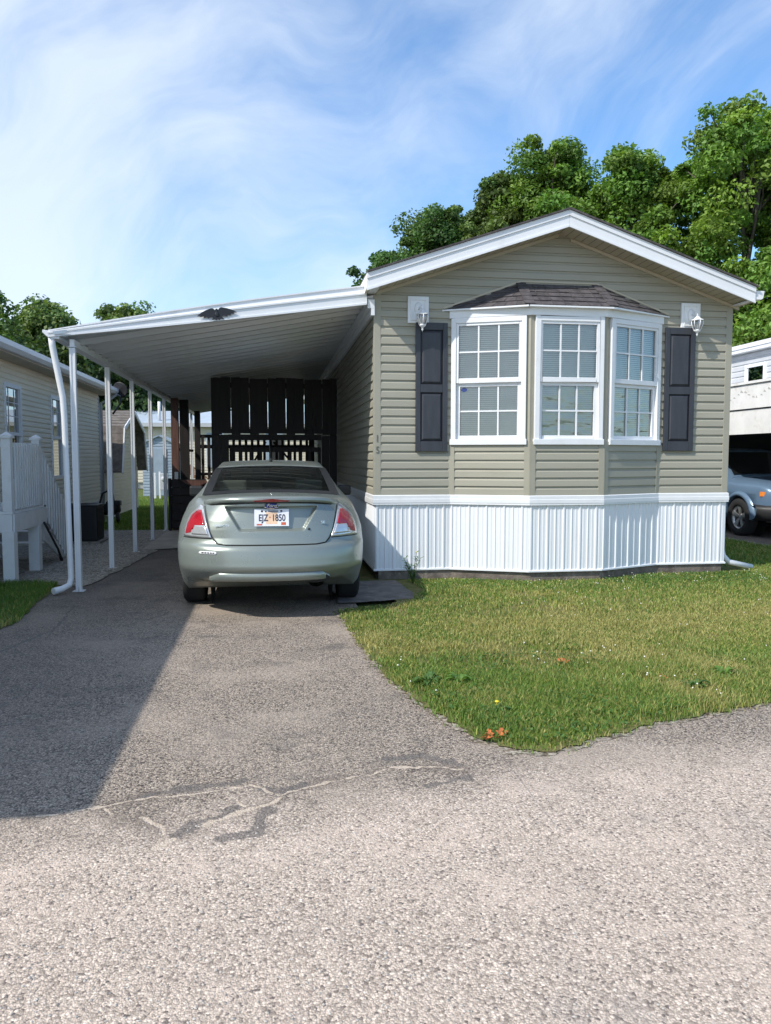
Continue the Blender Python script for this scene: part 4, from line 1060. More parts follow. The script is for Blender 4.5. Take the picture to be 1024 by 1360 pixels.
# ------------------------------------------------------------------ cream home on the left
nh = thing('cream_mobile_home', 'cream sided mobile home on the left with grey gutter, behind the white porch', 'mobile home', (-4.0, 10., 0))
NX, N0, N1 = -4.0, 2.02, 18.95
def nspans(z):
    s = [(N0, 12.40), (13.24, 14.88), (15.70, N1)]
    return s if 1.0 < z < 2.62 else [(N0, N1)]
a = MB(); siding_plane(a, (NX, 0, 0), (0, 1, 0), (1, 0, 0), lambda z: [(N0, N1)], .47, .47 + 7 * .085, .085)
siding_plane(a, (NX, 0, 0), (0, 1, 0), (1, 0, 0), lambda z: [(N0, 12.42), (13.22, 14.90), (15.68, N1)], .47 + 7 * .085, .47 + 25 * .085, .085)
siding_plane(a, (NX, 0, 0), (0, 1, 0), (1, 0, 0), lambda z: [(N0, N1)], .47 + 25 * .085, 2.95, .085)
P(nh, 'side_siding', a, M['cream'])
a = MB(); siding_plane(a, (-8.4, N1, 0), (1, 0, 0), (0, 1, 0), lambda z: [(0, 4.4)], .47, 2.9, .085); siding_plane(a, (-8.4, N0, 0), (1, 0, 0), (0, -1, 0), lambda z: [(0, 4.4)], .47, 2.9, .085)
P(nh, 'end_siding', a, M['cream'])
P(nh, 'corner_trim', MB().box(NX - .06, NX + .02, N1 - .07, N1 + .02, .44, 2.9), M['grey_wall'])
P(nh, 'skirting', MB().box(-8.35, NX - .02, N0 + .05, N1 - .05, 0, .40), M['grey_skirt'])
P(nh, 'skirt_trim', MB().box(NX - .01, NX + .028, N0, N1, .39, .468), M['grey_wall'])
a = MB(); a.prism([(-3.66, N0 - .25, 3.06), (-6.2, N0 - .25, 3.62), (-8.75, N0 - .25, 3.06), (-8.75, N0 - .25, 2.98), (-3.66, N0 - .25, 2.98)], (0, N1 - N0 + .5, 0)); nr = P(nh, 'roof', a, M['metal_roof'])
a = MB(); y = N0
while y < N1 + .2:
    a.prism([(-3.66, y, 3.06), (-3.66, y, 3.12), (-6.2, y, 3.68), (-6.2, y, 3.62)], (0, .05, 0)); y += .38
P(nh, 'roof_rib', a, M['white_metal'], nr)
a = MB().box(-4.02, -3.66, N0 - .2, N1 + .2, 2.945, 2.978); P(nh, 'soffit', a, M['soffit'])
a = MB().prism([(-3.655, N0 - .25, 3.09), (-3.54, N0 - .25, 3.09), (-3.55, N0 - .25, 3.02), (-3.60, N0 - .25, 2.97), (-3.655, N0 - .25, 2.97)], (0, N1 - N0 + .5, 0)); P(nh, 'gutter', a, M['white_metal'])
a = MB().tube([(-3.60, N1 + .1, 2.97), (-3.75, N1 + .08, 2.85), (-3.95, N1 + .05, 2.75), (-3.95, N1 + .05, .1)], .035, 8); P(nh, 'downspout', a, M['grey_wall'])
mat_pane_dark = glass_mat('dark_window_glass', (.35, .42, .38), .5)
M['pane_dark'] = mat_pane_dark
for i, (y0, y1, z0, z1) in enumerate(((12.42, 13.22, 1.07, 2.62), (14.90, 15.68, 1.07, 2.62))):
    t = .065; a = MB(); X0, X1 = NX - .04, NX + .03
    a.box(X0, X1, y0, y0 + t, z0, z1).box(X0, X1, y1 - t, y1, z0, z1).box(X0, X1, y0 + t + .0005, y1 - t - .0005, z1 - t, z1).box(X0, X1, y0 + t + .0005, y1 - t - .0005, z0, z0 + t).box(X0 + .01, X1 - .008, y0 + t, y1 - t, 1.82, 1.87)
    wn = P(nh, 'window', a, M['white'])
    P(nh, 'pane', MB().quad((NX - .01, y0 + t, z0 + t), (NX - .01, y1 - t, z0 + t), (NX - .01, y1 - t, z1 - t), (NX - .01, y0 + t, z1 - t)), M['pane_dark'], wn, recalc=False)
    a = MB()
    for f_ in (.33, .67): a.box(NX - .008, NX - .002, lerp(y0, y1, f_) - .006, lerp(y0, y1, f_) + .006, 1.87, z1 - t)
    for z_ in (2.12, 2.33): a.box(NX - .0075, NX - .0025, y0 + t, y1 - t, z_ - .006, z_ + .006)
    P(nh, 'muntins', a, M['white'], wn)
    a = MB(); K = 14
    for zt, dp_ in ((1.95, .17), (1.70, .14)):
        a.grid([[(NX - .035 - .02 * math.sin(k * 2.2), lerp(y0 + t, y1 - t, k / K), zt - dp_ * math.sin(math.pi * k / K) + q) for k in range(K + 1)] for q in (0, .035, .07)])
    for sd_ in (0, 1):
        a.grid([[(NX - .04 + .01 * math.sin(k * 3 + j), (y0 + t if sd_ == 0 else y1 - t) + (1 if sd_ == 0 else -1) * (.02 + .08 * k / 3 * (1 - abs(j - 4) / 5)), lerp(1.2, 2.3, j / 8)) for k in range(4)] for j in range(9)])
    P(nh, 'curtain', a, M['white'], wn, recalc=False)
    P(nh, 'dark_room', MB().box(NX - .5, NX - .45, y0 - .1, y1 + .1, z0 - .1, z1 + .1), M['dark_in'], wn)

# white porch with steps
pc = thing('white_porch', 'white raised porch with picket railing and side steps before the cream home', 'porch', (-3.0, 9.45, 0))
a = MB()
for k in range(9): a.box(-3.98, -2.99, 9.48 + k * .15, 9.48 + k * .15 + .143, .815, .845)
P(pc, 'deck_boards', a, M['porch'])
a = MB().box(-3.98, -2.995, 9.47, 9.51, .60, .812).box(-3.02, -2.98, 9.5105, 10.83, .60, .812).box(-3.98, -3.0, 10.80, 10.835, .60, .812); P(pc, 'deck_rim', a, M['porch'])
for x, y, z1 in ((-3.045, 9.53, 1.70), (-3.045, 10.50, .60), (-3.93, 9.53, 1.70), (-3.93, 10.6, .6)):
    h = .065; a = MB().box(x - h, x + h, y - h, y + h, 0, .599)
    if z1 > 1: a.box(x - .05, x + .05, y - .05, y + .05, .846, z1).box(x - .068, x + .068, y - .068, y + .068, z1, z1 + .03); a.add([(x - .06, y - .06, z1 + .031), (x + .06, y - .06, z1 + .031), (x + .06, y + .06, z1 + .031), (x - .06, y + .06, z1 + .031), (x, y, z1 + .075)], [(0, 1, 4), (1, 2, 4), (2, 3, 4), (3, 0, 4)])
    P(pc, 'leg', a, M['porch'])
a = MB().box(-3.09, -2.99, 10.60, 10.70, .846, 1.70).box(-3.108, -2.972, 10.582, 10.718, 1.70, 1.73); a.add([(-3.10, 10.59, 1.731), (-2.98, 10.59, 1.731), (-2.98, 10.71, 1.731), (-3.10, 10.71, 1.731), (-3.04, 10.65, 1.775)], [(0, 1, 4), (1, 2, 4), (2, 3, 4), (3, 0, 4)]); P(pc, 'newel_post', a, M['porch'])
a = MB().box(-3.07, -3.01, 9.585, 10.595, 1.60, 1.65).box(-3.06, -3.02, 9.585, 10.595, .90, .95).bar((-3.04, 10.70, 1.62), (-3.04, 11.86, .82), .05, .045).bar((-3.04, 10.75, .88), (-3.04, 11.86, .14), .04, .04)
a.box(-3.88, -3.10, 9.50, 9.56, 1.60, 1.65).box(-3.88, -3.10, 9.51, 9.55, .90, .95); P(pc, 'rail', a, M['porch'])
for k in range(11):
    y = 9.66 + k * .089; P(pc, 'picket', MB().box(-3.008, -2.985, y - .024, y + .024, .86, 1.63 + .01 * (k % 2)), M['porch'])
for k in range(9):
    y = 10.78 + k * .124; z = 1.60 - (y - 10.70) * .69; P(pc, 'picket', MB().box(-3.015, -2.99, y - .028, y + .028, max(.05, z - .80), z), M['porch'])
for k in range(8):
    x = -3.80 + k * .092; P(pc, 'picket', MB().box(x - .03, x + .03, 9.475, 9.499, .86, 1.63), M['porch'])
for k in range(3):
    P(pc, 'tread', MB().box(-3.95, -3.06, 10.86 + k * .27, 11.13 + k * .27, .61 - k * .19, .645 - k * .19), M['porch'])
P(pc, 'stringer', MB().prism([(-3.055, 10.84, .60), (-3.055, 10.84, .36), (-3.055, 11.72, 0), (-3.055, 11.95, 0)], (.03, 0, 0)).prism([(-3.95, 10.84, .60), (-3.95, 10.84, .36), (-3.95, 11.72, 0), (-3.95, 11.95, 0)], (.03, 0, 0)), M['porch'])
a = MB().tube([(-2.96, 10.62, .62), (-2.95, 11.2, .20), (-2.95, 11.35, .05)], .016, 8); rr_ = thing('black_rod', 'thin black metal rod leaning against the white porch steps', 'rod', (-2.95, 11.3, 0)); P(rr_, 'rod_shaft', a, M['black'])
P(rr_, 'rod_cap', MB().tube([(-2.951, 11.33, .07), (-2.95, 11.37, .022)], .022, 8), M['black'])

ac = thing('air_conditioner', 'black outdoor air conditioner unit on the gravel beside the cream home', 'air conditioner', (-3.2, 13.9, 0))
P(ac, 'base_pad', MB().box(-3.56, -2.88, 13.52, 14.24, 0, .05), M['concrete'], bevel=.01)
P(ac, 'cabinet', MB().box(-3.49, -2.94, 13.59, 14.16, .055, .64), M['black'], bevel=.02)
a = MB()
for k in range(17): a.box(-3.45, -2.98, 13.583, 13.589, .10 + k * .030, .112 + k * .030); a.box(-2.939, -2.933, 13.63, 14.12, .10 + k * .030, .112 + k * .030)
P(ac, 'louvres', a, M['acgrille'])
a = MB().box(-3.50, -2.93, 13.58, 14.17, .641, .672); P(ac, 'top_cover', a, M['trim_dark'], bevel=.01)
a = MB()
for r_ in (.08, .13, .18, .23): a.lathe([(r_ - .006, .674), (r_, .680), (r_ + .006, .674)], (-3.215, 13.875, 0), 'Z', 24)
P(ac, 'fan_grille', a, M['acgrille'])

# gambrel shed
sh = thing('garden_shed', 'cream sided barn-style shed with brown shingled roof, beyond the cream home', 'shed', (-3.9, 21.6, 0))
G = [(19.92, 1.18), (20.12, 2.22), (21.65, 2.70), (23.18, 2.22), (23.38, 1.18)]
a = MB(); siding_plane(a, (-7., 19.95, 0), (1, 0, 0), (0, -1, 0), lambda z: [(0, 2.02), (2.62, 3.10)] if False else [(0, 3.10)], .03, 1.25, .095); P(sh, 'front_siding', a, M['cream'])
def gsp(z):
    if z < 1.2: return [(19.95, 23.35)]
    if z < 2.2: t = (z - 1.2) / 1.; return [(lerp(19.97, 20.15, t), lerp(23.33, 23.15, t))]
    t = min(1, (z - 2.2) / .47); return [(lerp(20.15, 21.64, t), lerp(23.15, 21.66, t))]
a = MB(); siding_plane(a, (-3.9, 0, 0), (0, 1, 0), (1, 0, 0), gsp, .03, 2.66, .095); P(sh, 'end_siding', a, M['cream'])
a = MB().box(-3.94, -3.88, 19.91, 19.99, 0, 1.2).box(-3.96, -3.87, 23.30, 23.38, 0, 1.2).box(-4.45, -4.08, 19.92, 19.95, .06, 1.14); P(sh, 'trim_board', a, M['white'])
a = MB(); th_ = .05
for (y0, z0), (y1, z1) in zip(G, G[1:]):
    n = 6; o_ = -.06 if (y0 < 20) else 0
    y0_, z0_ = (19.74, 1.10) if y0 < 20 else (y0, z0); y1_, z1_ = (23.56, 1.10) if y1 > 23.3 else (y1, z1)
    for k in range(n):
        ya, yb, za, zb = lerp(y0_, y1_, k / n), lerp(y0_, y1_, (k + 1) / n), lerp(z0_, z1_, k / n), lerp(z0_, z1_, (k + 1) / n)
        a.prism([(-7.2, ya, za), (-7.2, yb, zb), (-7.2, yb, zb + th_ * .7), (-7.2, ya, za + th_)], (3.56, 0, 0))
P(sh, 'roof', a, M['shed_roof'])
a = MB()
for (y0, z0), (y1, z1) in (((19.74, 1.10), G[1]), (G[1], G[2]), (G[2], G[3]), (G[3], (23.56, 1.10))): a.bar((-3.625, y0, z0 - .015), (-3.625, y1, z1 - .015), .03, .10)
P(sh, 'rake_board', a, M['white'])

ym = thing('yard_machine', 'black wheeled yard machine with a looped handle beside the cream shed', 'yard machine', (-3.62, 18.2, 0))
a = MB().lathe([(0, .16), (.17, .18), (.21, .26), (.20, .36), (.13, .43), (.12, .47), (0, .48)], (-3.62, 18.25, 0), 'Z', 20); P(ym, 'drum', a, M['black'])
a = MB().tube([(-3.82, 18.2, .20), (-3.86, 18.2, .45), (-3.80, 18.2, .66), (-3.68, 18.2, .72), (-3.58, 18.2, .66), (-3.55, 18.2, .45)], .022, 8); P(ym, 'handle', a, M['black'])
for x in (-3.80, -3.46): P(ym, 'wheel', MB().lathe([(0, -.03), (.10, -.03), (.12, -.015), (.12, .015), (.10, .03), (0, .03)], (x, 18.15, .12), 'X', 20), M['black'])
P(ym, 'motor', MB().box(-3.55, -3.40, 18.1, 18.3, .38, .50), M['trim_dark'], bevel=.02)

ds = thing('satellite_dish', 'dark satellite dish on a mast above the far end of the cream home', 'satellite dish', (-3.5, 19.0, 2.6))
a = MB(); K = 8
a.lathe([(.0, .05), (.08, .045), (.14, .03), (.185, 0), (.187, -.004), (.14, .022), (0, .04)], (0, 0, 0), 'Y', 24)
mt_ = Matrix.Rotation(R(18), 4, 'X') @ Matrix.Rotation(R(-20), 4, 'Z'); a.v = [tuple((mt_ @ Vector(v)) + Vector((-3.50, 19.0, 3.07))) for v in a.v]
P(ds, 'reflector', a, M['black'])
P(ds, 'mast', MB().tube([(-3.50, 19.05, 3.0), (-3.52, 19.06, 2.75), (-3.62, 19.03, 2.6), (-3.68, 18.98, 2.5)], .022, 8), M['trim_dark'])
P(ds, 'feed_arm', MB().tube([(-3.50, 19.0, 2.92), (-3.66, 18.75, 3.02), (-3.66, 18.6, 3.12)], .012, 6).box(-3.69, -3.63, 18.55, 18.65, 3.09, 3.16), M['grey_wall'])

bs = thing('blue_shed', 'blue-grey gabled shed standing in the back lawn beyond the carport', 'shed', (-4.1, 30.6, 0))
a = MB(); siding_plane(a, (-4.78, 30.0, 0), (1, 0, 0), (0, -1, 0), lambda z: [(0, 1.22)] if z < 1.98 else [(lerp(0, .60, min(1, (z - 1.98) / .28)), lerp(1.22, .62, min(1, (z - 1.98) / .28)))], .03, 2.26, .11); P(bs, 'front_siding', a, M['blue_shed'])
a = MB().box(-3.58, -3.55, 30.01, 31.8, 0, 1.98); P(bs, 'side_wall', a, M['blue_shed'])
a = MB().bar((-4.86, 30.9, 1.99), (-4.17, 30.9, 2.31), 2.0, .05).bar((-4.17, 30.9, 2.31), (-3.48, 30.9, 1.99), 2.0, .05); P(bs, 'roof', a, M['blue_shed'])
P(bs, 'door', MB().box(-4.45, -3.9, 29.96, 29.985, .05, 1.8), M['blue_shed'])

um = thing('utility_pedestal', 'white utility post with grey meter boxes on the back lawn before the blue shed', 'utility post', (-4.2, 28.4, 0))
P(um, 'post', MB().box(-4.26, -4.08, 28.36, 28.44, 0, .93), M['white'], bevel=.01)
P(um, 'thin_post', MB().box(-3.98, -3.92, 28.36, 28.42, 0, .98), M['white'])
P(um, 'meter_box', MB().box(-3.94, -3.66, 28.30, 28.40, .32, .92), M['grey_wall'], bevel=.02)
P(um, 'meter_dial', MB().lathe([(0, -.05), (.08, -.05), (.09, 0)], (-3.80, 28.30, .72), 'Y', 16), M['grey_wall'])

fh = thing('distant_cream_home', 'pale cream home with a blue-grey roof across the back lawn, seen beneath the carport', 'mobile home', (-2, 38, 0))
a = MB(); siding_plane(a, (-9, 38, 0), (1, 0, 0), (0, -1, 0), lambda z: [(0, 17)], .3, 2.95, .14); P(fh, 'front_siding', a, M['cream_far'])
P(fh, 'skirting', MB().box(-8.9, 7.9, 38.05, 38.1, 0, .3), M['grey_skirt'])
a = MB().prism([(-9.2, 37.7, 3.0), (-9.2, 37.7, 3.12), (-9.2, 40.6, 3.85), (-9.2, 43.5, 3.12), (-9.2, 43.5, 3.0)], (17.4, 0, 0)); P(fh, 'roof', a, M['blue_roof'])
P(fh, 'eave_board', MB().box(-9.2, 8.2, 37.66, 37.698, 2.94, 3.12), M['grey_wall'])
for x in (-3.02, -.2, 2.4):
    a = MB().box(x - .06, x + .8, 37.94, 37.975, 1.0, 2.66); wn = P(fh, 'window', a, M['white'])
    P(fh, 'pane', MB().box(x + .24, x + .74, 37.93, 37.939, 1.08, 2.58), M['dark_in'], wn)
    P(fh, 'shutter', MB().box(x - .04, x + .2, 37.90, 37.938, 1.0, 2.66), M['blue_shed'], wn)
a = MB().tube([(-5.27, 38.2, 3.2), (-5.27, 38.2, 4.15)], .07, 10); P(fh, 'vent_pipe', a, M['white'])
rl = thing('brown_stair', 'brown wooden stair rail in front of the distant cream home', 'stair', (-3.4, 37, 0))
a = MB().bar((-3.75, 37, 1.15), (-2.9, 37, .45), .06, .06).bar((-3.75, 37, .75), (-2.9, 37, .10), .06, .12); P(rl, 'hand_rail', a, M['brown_wood'])
for k in range(6):
    x = -3.75 + k * .17; P(rl, 'baluster', MB().box(x - .025, x + .025, 36.98, 37.02, max(0, .65 - k * .14), 1.15 - k * .14), M['brown_wood'])
a = MB()
for k in range(4): a.box(-3.7 + k * .24, -3.46 + k * .24, 37.05, 38.0, .55 - k * .16, .60 - k * .16)
P(rl, 'tread', a, M['brown_wood'])

# ------------------------------------------------------------------ right-hand neighbour
rh = thing('grey_mobile_home', 'grey sided home with a small white-framed window, rising behind the white awning on the right', 'mobile home', (10.8, 15, 0))
a = MB(); siding_plane(a, (10.8, 0, 0), (0, 1, 0), (-1, 0, 0), lambda z: [(10.6, 17.0)], 2.7, 3.86, .13); P(rh, 'upper_siding', a, M['grey_wall'])
P(rh, 'lower_wall', MB().box(10.78, 10.9, 10.6, 17.0, 0, 2.69), M['trim_dark'])  # near-black colour puts the shade under the awning into this wall
P(rh, 'end_wall', MB().box(10.82, 14.8, 16.9, 17.0, 0, 3.86).box(10.82, 14.8, 10.6, 10.7, 0, 3.86), M['grey_wall'])
P(rh, 'corner_trim', MB().box(10.76, 10.86, 16.93, 17.03, 2.6, 3.9), M['white'])
a = MB().box(10.60, 15, 10.4, 17.15, 3.94, 4.03).box(10.62, 10.78, 10.4, 17.1, 3.86, 3.94); P(rh, 'roof', a, M['white_metal'])
a = MB(); y0, y1, z0, z1 = 15.62, 16.36, 3.08, 3.58
a.box(10.74, 10.80, y0, y0 + .07, z0, z1).box(10.74, 10.80, y1 - .07, y1, z0, z1).box(10.74, 10.80, y0 + .0705, y1 - .0705, z0, z0 + .07).box(10.74, 10.80, y0 + .0705, y1 - .0705, z1 - .07, z1); wn = P(rh, 'window', a, M['white'])
P(rh, 'pane', MB().quad((10.765, y0 + .07, z0 + .07), (10.765, y1 - .07, z0 + .07), (10.765, y1 - .07, z1 - .07), (10.765, y0 + .07, z1 - .07)), M['pane_dark'], wn, recalc=False)
a = MB()
for k in range(8): a.box(10.775, 10.778, y0 + .07, y1 - .07, z0 + .09 + k * .042, z0 + .115 + k * .042)
P(rh, 'blind', a, M['blind'], wn)

aw = thing('white_awning', 'weathered white board-fronted carport awning over the blue-grey off-roader on the right', 'carport', (8.4, 13, 0))
a = MB().box(8.36, 8.40, 9.8, 19.5, 1.89, 2.315); P(aw, 'lower_board', a, M['old_white'])
a = MB().box(8.33, 8.37, 9.8, 19.5, 2.335, 2.76).box(8.30, 8.42, 9.8, 19.5, 2.765, 2.81); P(aw, 'upper_board', a, M['old_white'])
a = MB()
rr = random.Random(12)
for k in range(14):
    y = 11.7 + k * .11 + rr.uniform(0, .05); z = 2.56 + .06 * math.sin(k * .9); l_ = rr.uniform(.04, .10)
    a.add([(8.328, y, z), (8.328, y + l_, z + .012), (8.328, y + l_ * .8, z + .03 + rr.uniform(0, .03)), (8.328, y + l_ * .2, z + .022)], [(0, 1, 2, 3)])
P(aw, 'peeling_mark', a, M['grey_skirt'], recalc=False)
P(aw, 'awning_roof', MB().box(8.42, 10.74, 9.8, 19.5, 2.62, 2.68), M['grey_wall'])
P(aw, 'dark_shade_panel', MB().box(8.5, 10.7, 19.3, 19.4, 0, 2.6), M['stain'])  # added dark sheet, stands in for the deep shade at the awning's back
for y in (10.2, 17.2, 19.4): P(aw, 'post', MB().box(8.42, 8.50, y, y + .08, 0, 2.615), M['old_white'])

# off-road car facing the lane
jp = thing('off_roader', 'blue-grey boxy off-roader parked under the white awning on the right', 'car', (9.6, 12.48, 0))
def jring(y, wb, zb, zs, wt, zt):
    h = [(0, zb), (wb * .96, zb), (wb, zb + .08), (wb, zs - .16), (wb * .985, zs - .05), (wb * .94, zs), (wt, zt - .01), (wt * .5, zt + .012), (0, zt + .018)]
    return [(x, y, z) for x, z in h] + [(-x, y, z) for x, z in reversed(h[1:-1])]
st_ = [(.0, .62, .50, .82, .50, .86), (.02, .74, .45, .88, .6, .93), (.10, .83, .40, .93, .64, .98), (.30, .875, .36, .985, .68, 1.03), (.9, .882, .34, 1.0, .70, 1.075), (1.35, .885, .34, 1.03, .72, 1.10), (2.5, .885, .32, 1.07, .76, 1.13), (3.9, .885, .34, 1.08, .76, 1.14), (4.3, .87, .40, 1.08, .74, 1.14), (4.40, .80, .5, 1.0, .6, 1.1)]
b_ = MB(); rgs = [jring(*q) for q in st_]; b_.grid(rgs, closed=True); b_.add(rgs[0], [tuple(range(16))]); b_.add(rgs[-1], [tuple(range(15, -1, -1))])
jb = b_.build('body', M['jeep'], jp)
arches(jb, (.84, 3.47), .36, .41)
for yw in (.84, 3.47):
    for s_ in (-1, 1):
        fl2 = MB(); n = 20; rows = []
        for k in range(n + 1):
            a_ = math.pi * (-.02 + 1.04 * k / n); c_, q_ = math.cos(a_), math.sin(a_)
            rows.append([(s_ * .86, yw + .40 * c_, .36 + .40 * q_), (s_ * .935, yw + .405 * c_, .36 + .405 * q_), (s_ * .93, yw + .46 * c_, .36 + .455 * q_), (s_ * .875, yw + .50 * c_, .36 + .49 * q_)])
        fl2.grid(rows); fl2.build('wheel_flare', M['jeep'], jp, recalc=False)
        MB().tube([(s_ * .58, yw, .36), (s_ * .581, yw, .36)], .42, 24).build('wheel_well', M['trim_dark'], jp)
        wheel(jp, s_ * .80, yw, .355, .225, s_, wd=.22)
g_ = MB(); gs = [(1.28, .83, 1.0, .72, 1.11), (1.95, .80, 1.0, .62, 1.60), (2.3, .79, 1.0, .60, 1.65), (3.9, .79, 1.0, .60, 1.65), (4.25, .78, 1.0, .60, 1.58), (4.36, .77, 1.0, .64, 1.16)]
rows = [[(s0 * a2, y, z) for s0, z in [(1, zb)] for a2 in (wb,)] for y, wb, zb, wt, zt in gs]
rr_ = []
for y, wb, zb, wt, zt in gs: rr_.append([(wb, y, zb), (lerp(wb, wt, .92), y, lerp(zb, zt, .92)), (wt * .9, y, zt), (0, y, zt + .02), (-wt * .9, y, zt), (-lerp(wb, wt, .92), y, lerp(zb, zt, .92)), (-wb, y, zb)])
g_.grid(rr_, smooth=False); g_.add(rr_[0], [tuple(range(7))]); g_.add(rr_[-1], [tuple(range(7))]); g_.build('cabin', M['jeep'], jp)
for s_ in (-1, 1):
    for ya, yb in ((1.75, 2.5), (2.56, 3.35), (3.41, 4.1)):
        MB().quad((s_ * .807, ya + .10, 1.14), (s_ * .80, yb, 1.14), (s_ * .655, yb, 1.54), (s_ * .66, ya + (.28 if ya < 2 else .06), 1.54)).build('side_window', M['dark_glass'], jp, recalc=False)
MB().quad((-.72, 1.30, 1.16), (.72, 1.30, 1.16), (.60, 1.87, 1.585), (-.60, 1.87, 1.585)).build('windshield', M['dark_glass'], jp, recalc=False)
for s_ in (-1, 1):
    hl = MB().lathe([(0, -.045), (.06, -.04), (.088, -.02), (.095, .02)], (s_ * .565, .005, .775), 'Y', 24).build('headlight', M['lensclear'], jp)
    MB().lathe([(.095, .02), (.108, -.01), (.112, .03)], (s_ * .565, .005, .775), 'Y', 24).build('headlight_ring', M['chrome'], hl)
    rows = [[(s_ * (.70 + .045 * k + .0), .025 + .030 * k + .028 * max(0, k - 2) ** 1.6, z) for k in range(5)] for z in (.775, .82, .858)]
    MB().grid(rows).build('turn_signal', M['amber'], jp, recalc=False)
bp_ = MB(); rows = []
for k in range(13):
    t = -1 + k / 6; x = t * .935; y = -.11 + .36 * abs(t) ** 9; rows.append([(x, y + .2, .625), (x, y + .02, .61), (x, y - .02, .54), (x, y - .01, .44), (x, y + .05, .36), (x, y + .2, .33)])
bp_.grid(rows); bp_.build('bumper', M['trim_dark'], jp)
for k in range(7):
    x = -.33 + k * .11; MB().box(x - .035, x + .035, -.02, .01, .66, .86).build('grille_slot', M['trim_dark'], jp, bevel=.01)
for s_ in (-1, 1): MB().box(min(s_ * .86, s_ * 1.05), max(s_ * .86, s_ * 1.05), 1.55, 1.65, 1.10, 1.26).build('wing_mirror', M['trim_dark'], jp, bevel=.02)
MB().box(-.62, .62, .4, 4.1, .28, .36).build('underbody', M['trim_dark'], jp)

# ------------------------------------------------------------------ foliage
def leaf_mesh(name, cen, nrm, size, colr, m, aspect=1.7):
    """cen (n,3), nrm (n,3), size (n,), colr (n,3): one folded leaf-spray quad per row"""
    n = len(cen); nrm = nrm / (np.linalg.norm(nrm, axis=1, keepdims=True) + 1e-9)
    r = rng.normal(size=(n, 3)); t = np.cross(nrm, r); t /= np.linalg.norm(t, axis=1, keepdims=True) + 1e-9
    b = np.cross(nrm, t); s = size[:, None]
    v = np.empty((n, 4, 3)); v[:, 0] = cen - t * s * aspect * .5; v[:, 1] = cen + b * s * .5 + t * s * .1 * aspect; v[:, 2] = cen + t * s * aspect * .5 - nrm * s * .25; v[:, 3] = cen - b * s * .5 + t * s * .1 * aspect
    me = bpy.data.meshes.new(name); me.vertices.add(n * 4); me.loops.add(n * 4); me.polygons.add(n)
    me.vertices.foreach_set('co', v.reshape(-1)); me.loops.foreach_set('vertex_index', np.arange(n * 4, dtype=np.int32))
    me.polygons.foreach_set('loop_start', np.arange(0, n * 4, 4, dtype=np.int32)); me.polygons.foreach_set('loop_total', np.full(n, 4, dtype=np.int32))
    ca = me.color_attributes.new('col', 'FLOAT_COLOR', 'POINT'); c4 = np.ones((n * 4, 4)); c4[:, :3] = np.repeat(colr, 4, axis=0); ca.data.foreach_set('color', c4.reshape(-1))
    me.update(); me.materials.append(m); o = bpy.data.objects.new(name, me); C.objects.link(o); return o

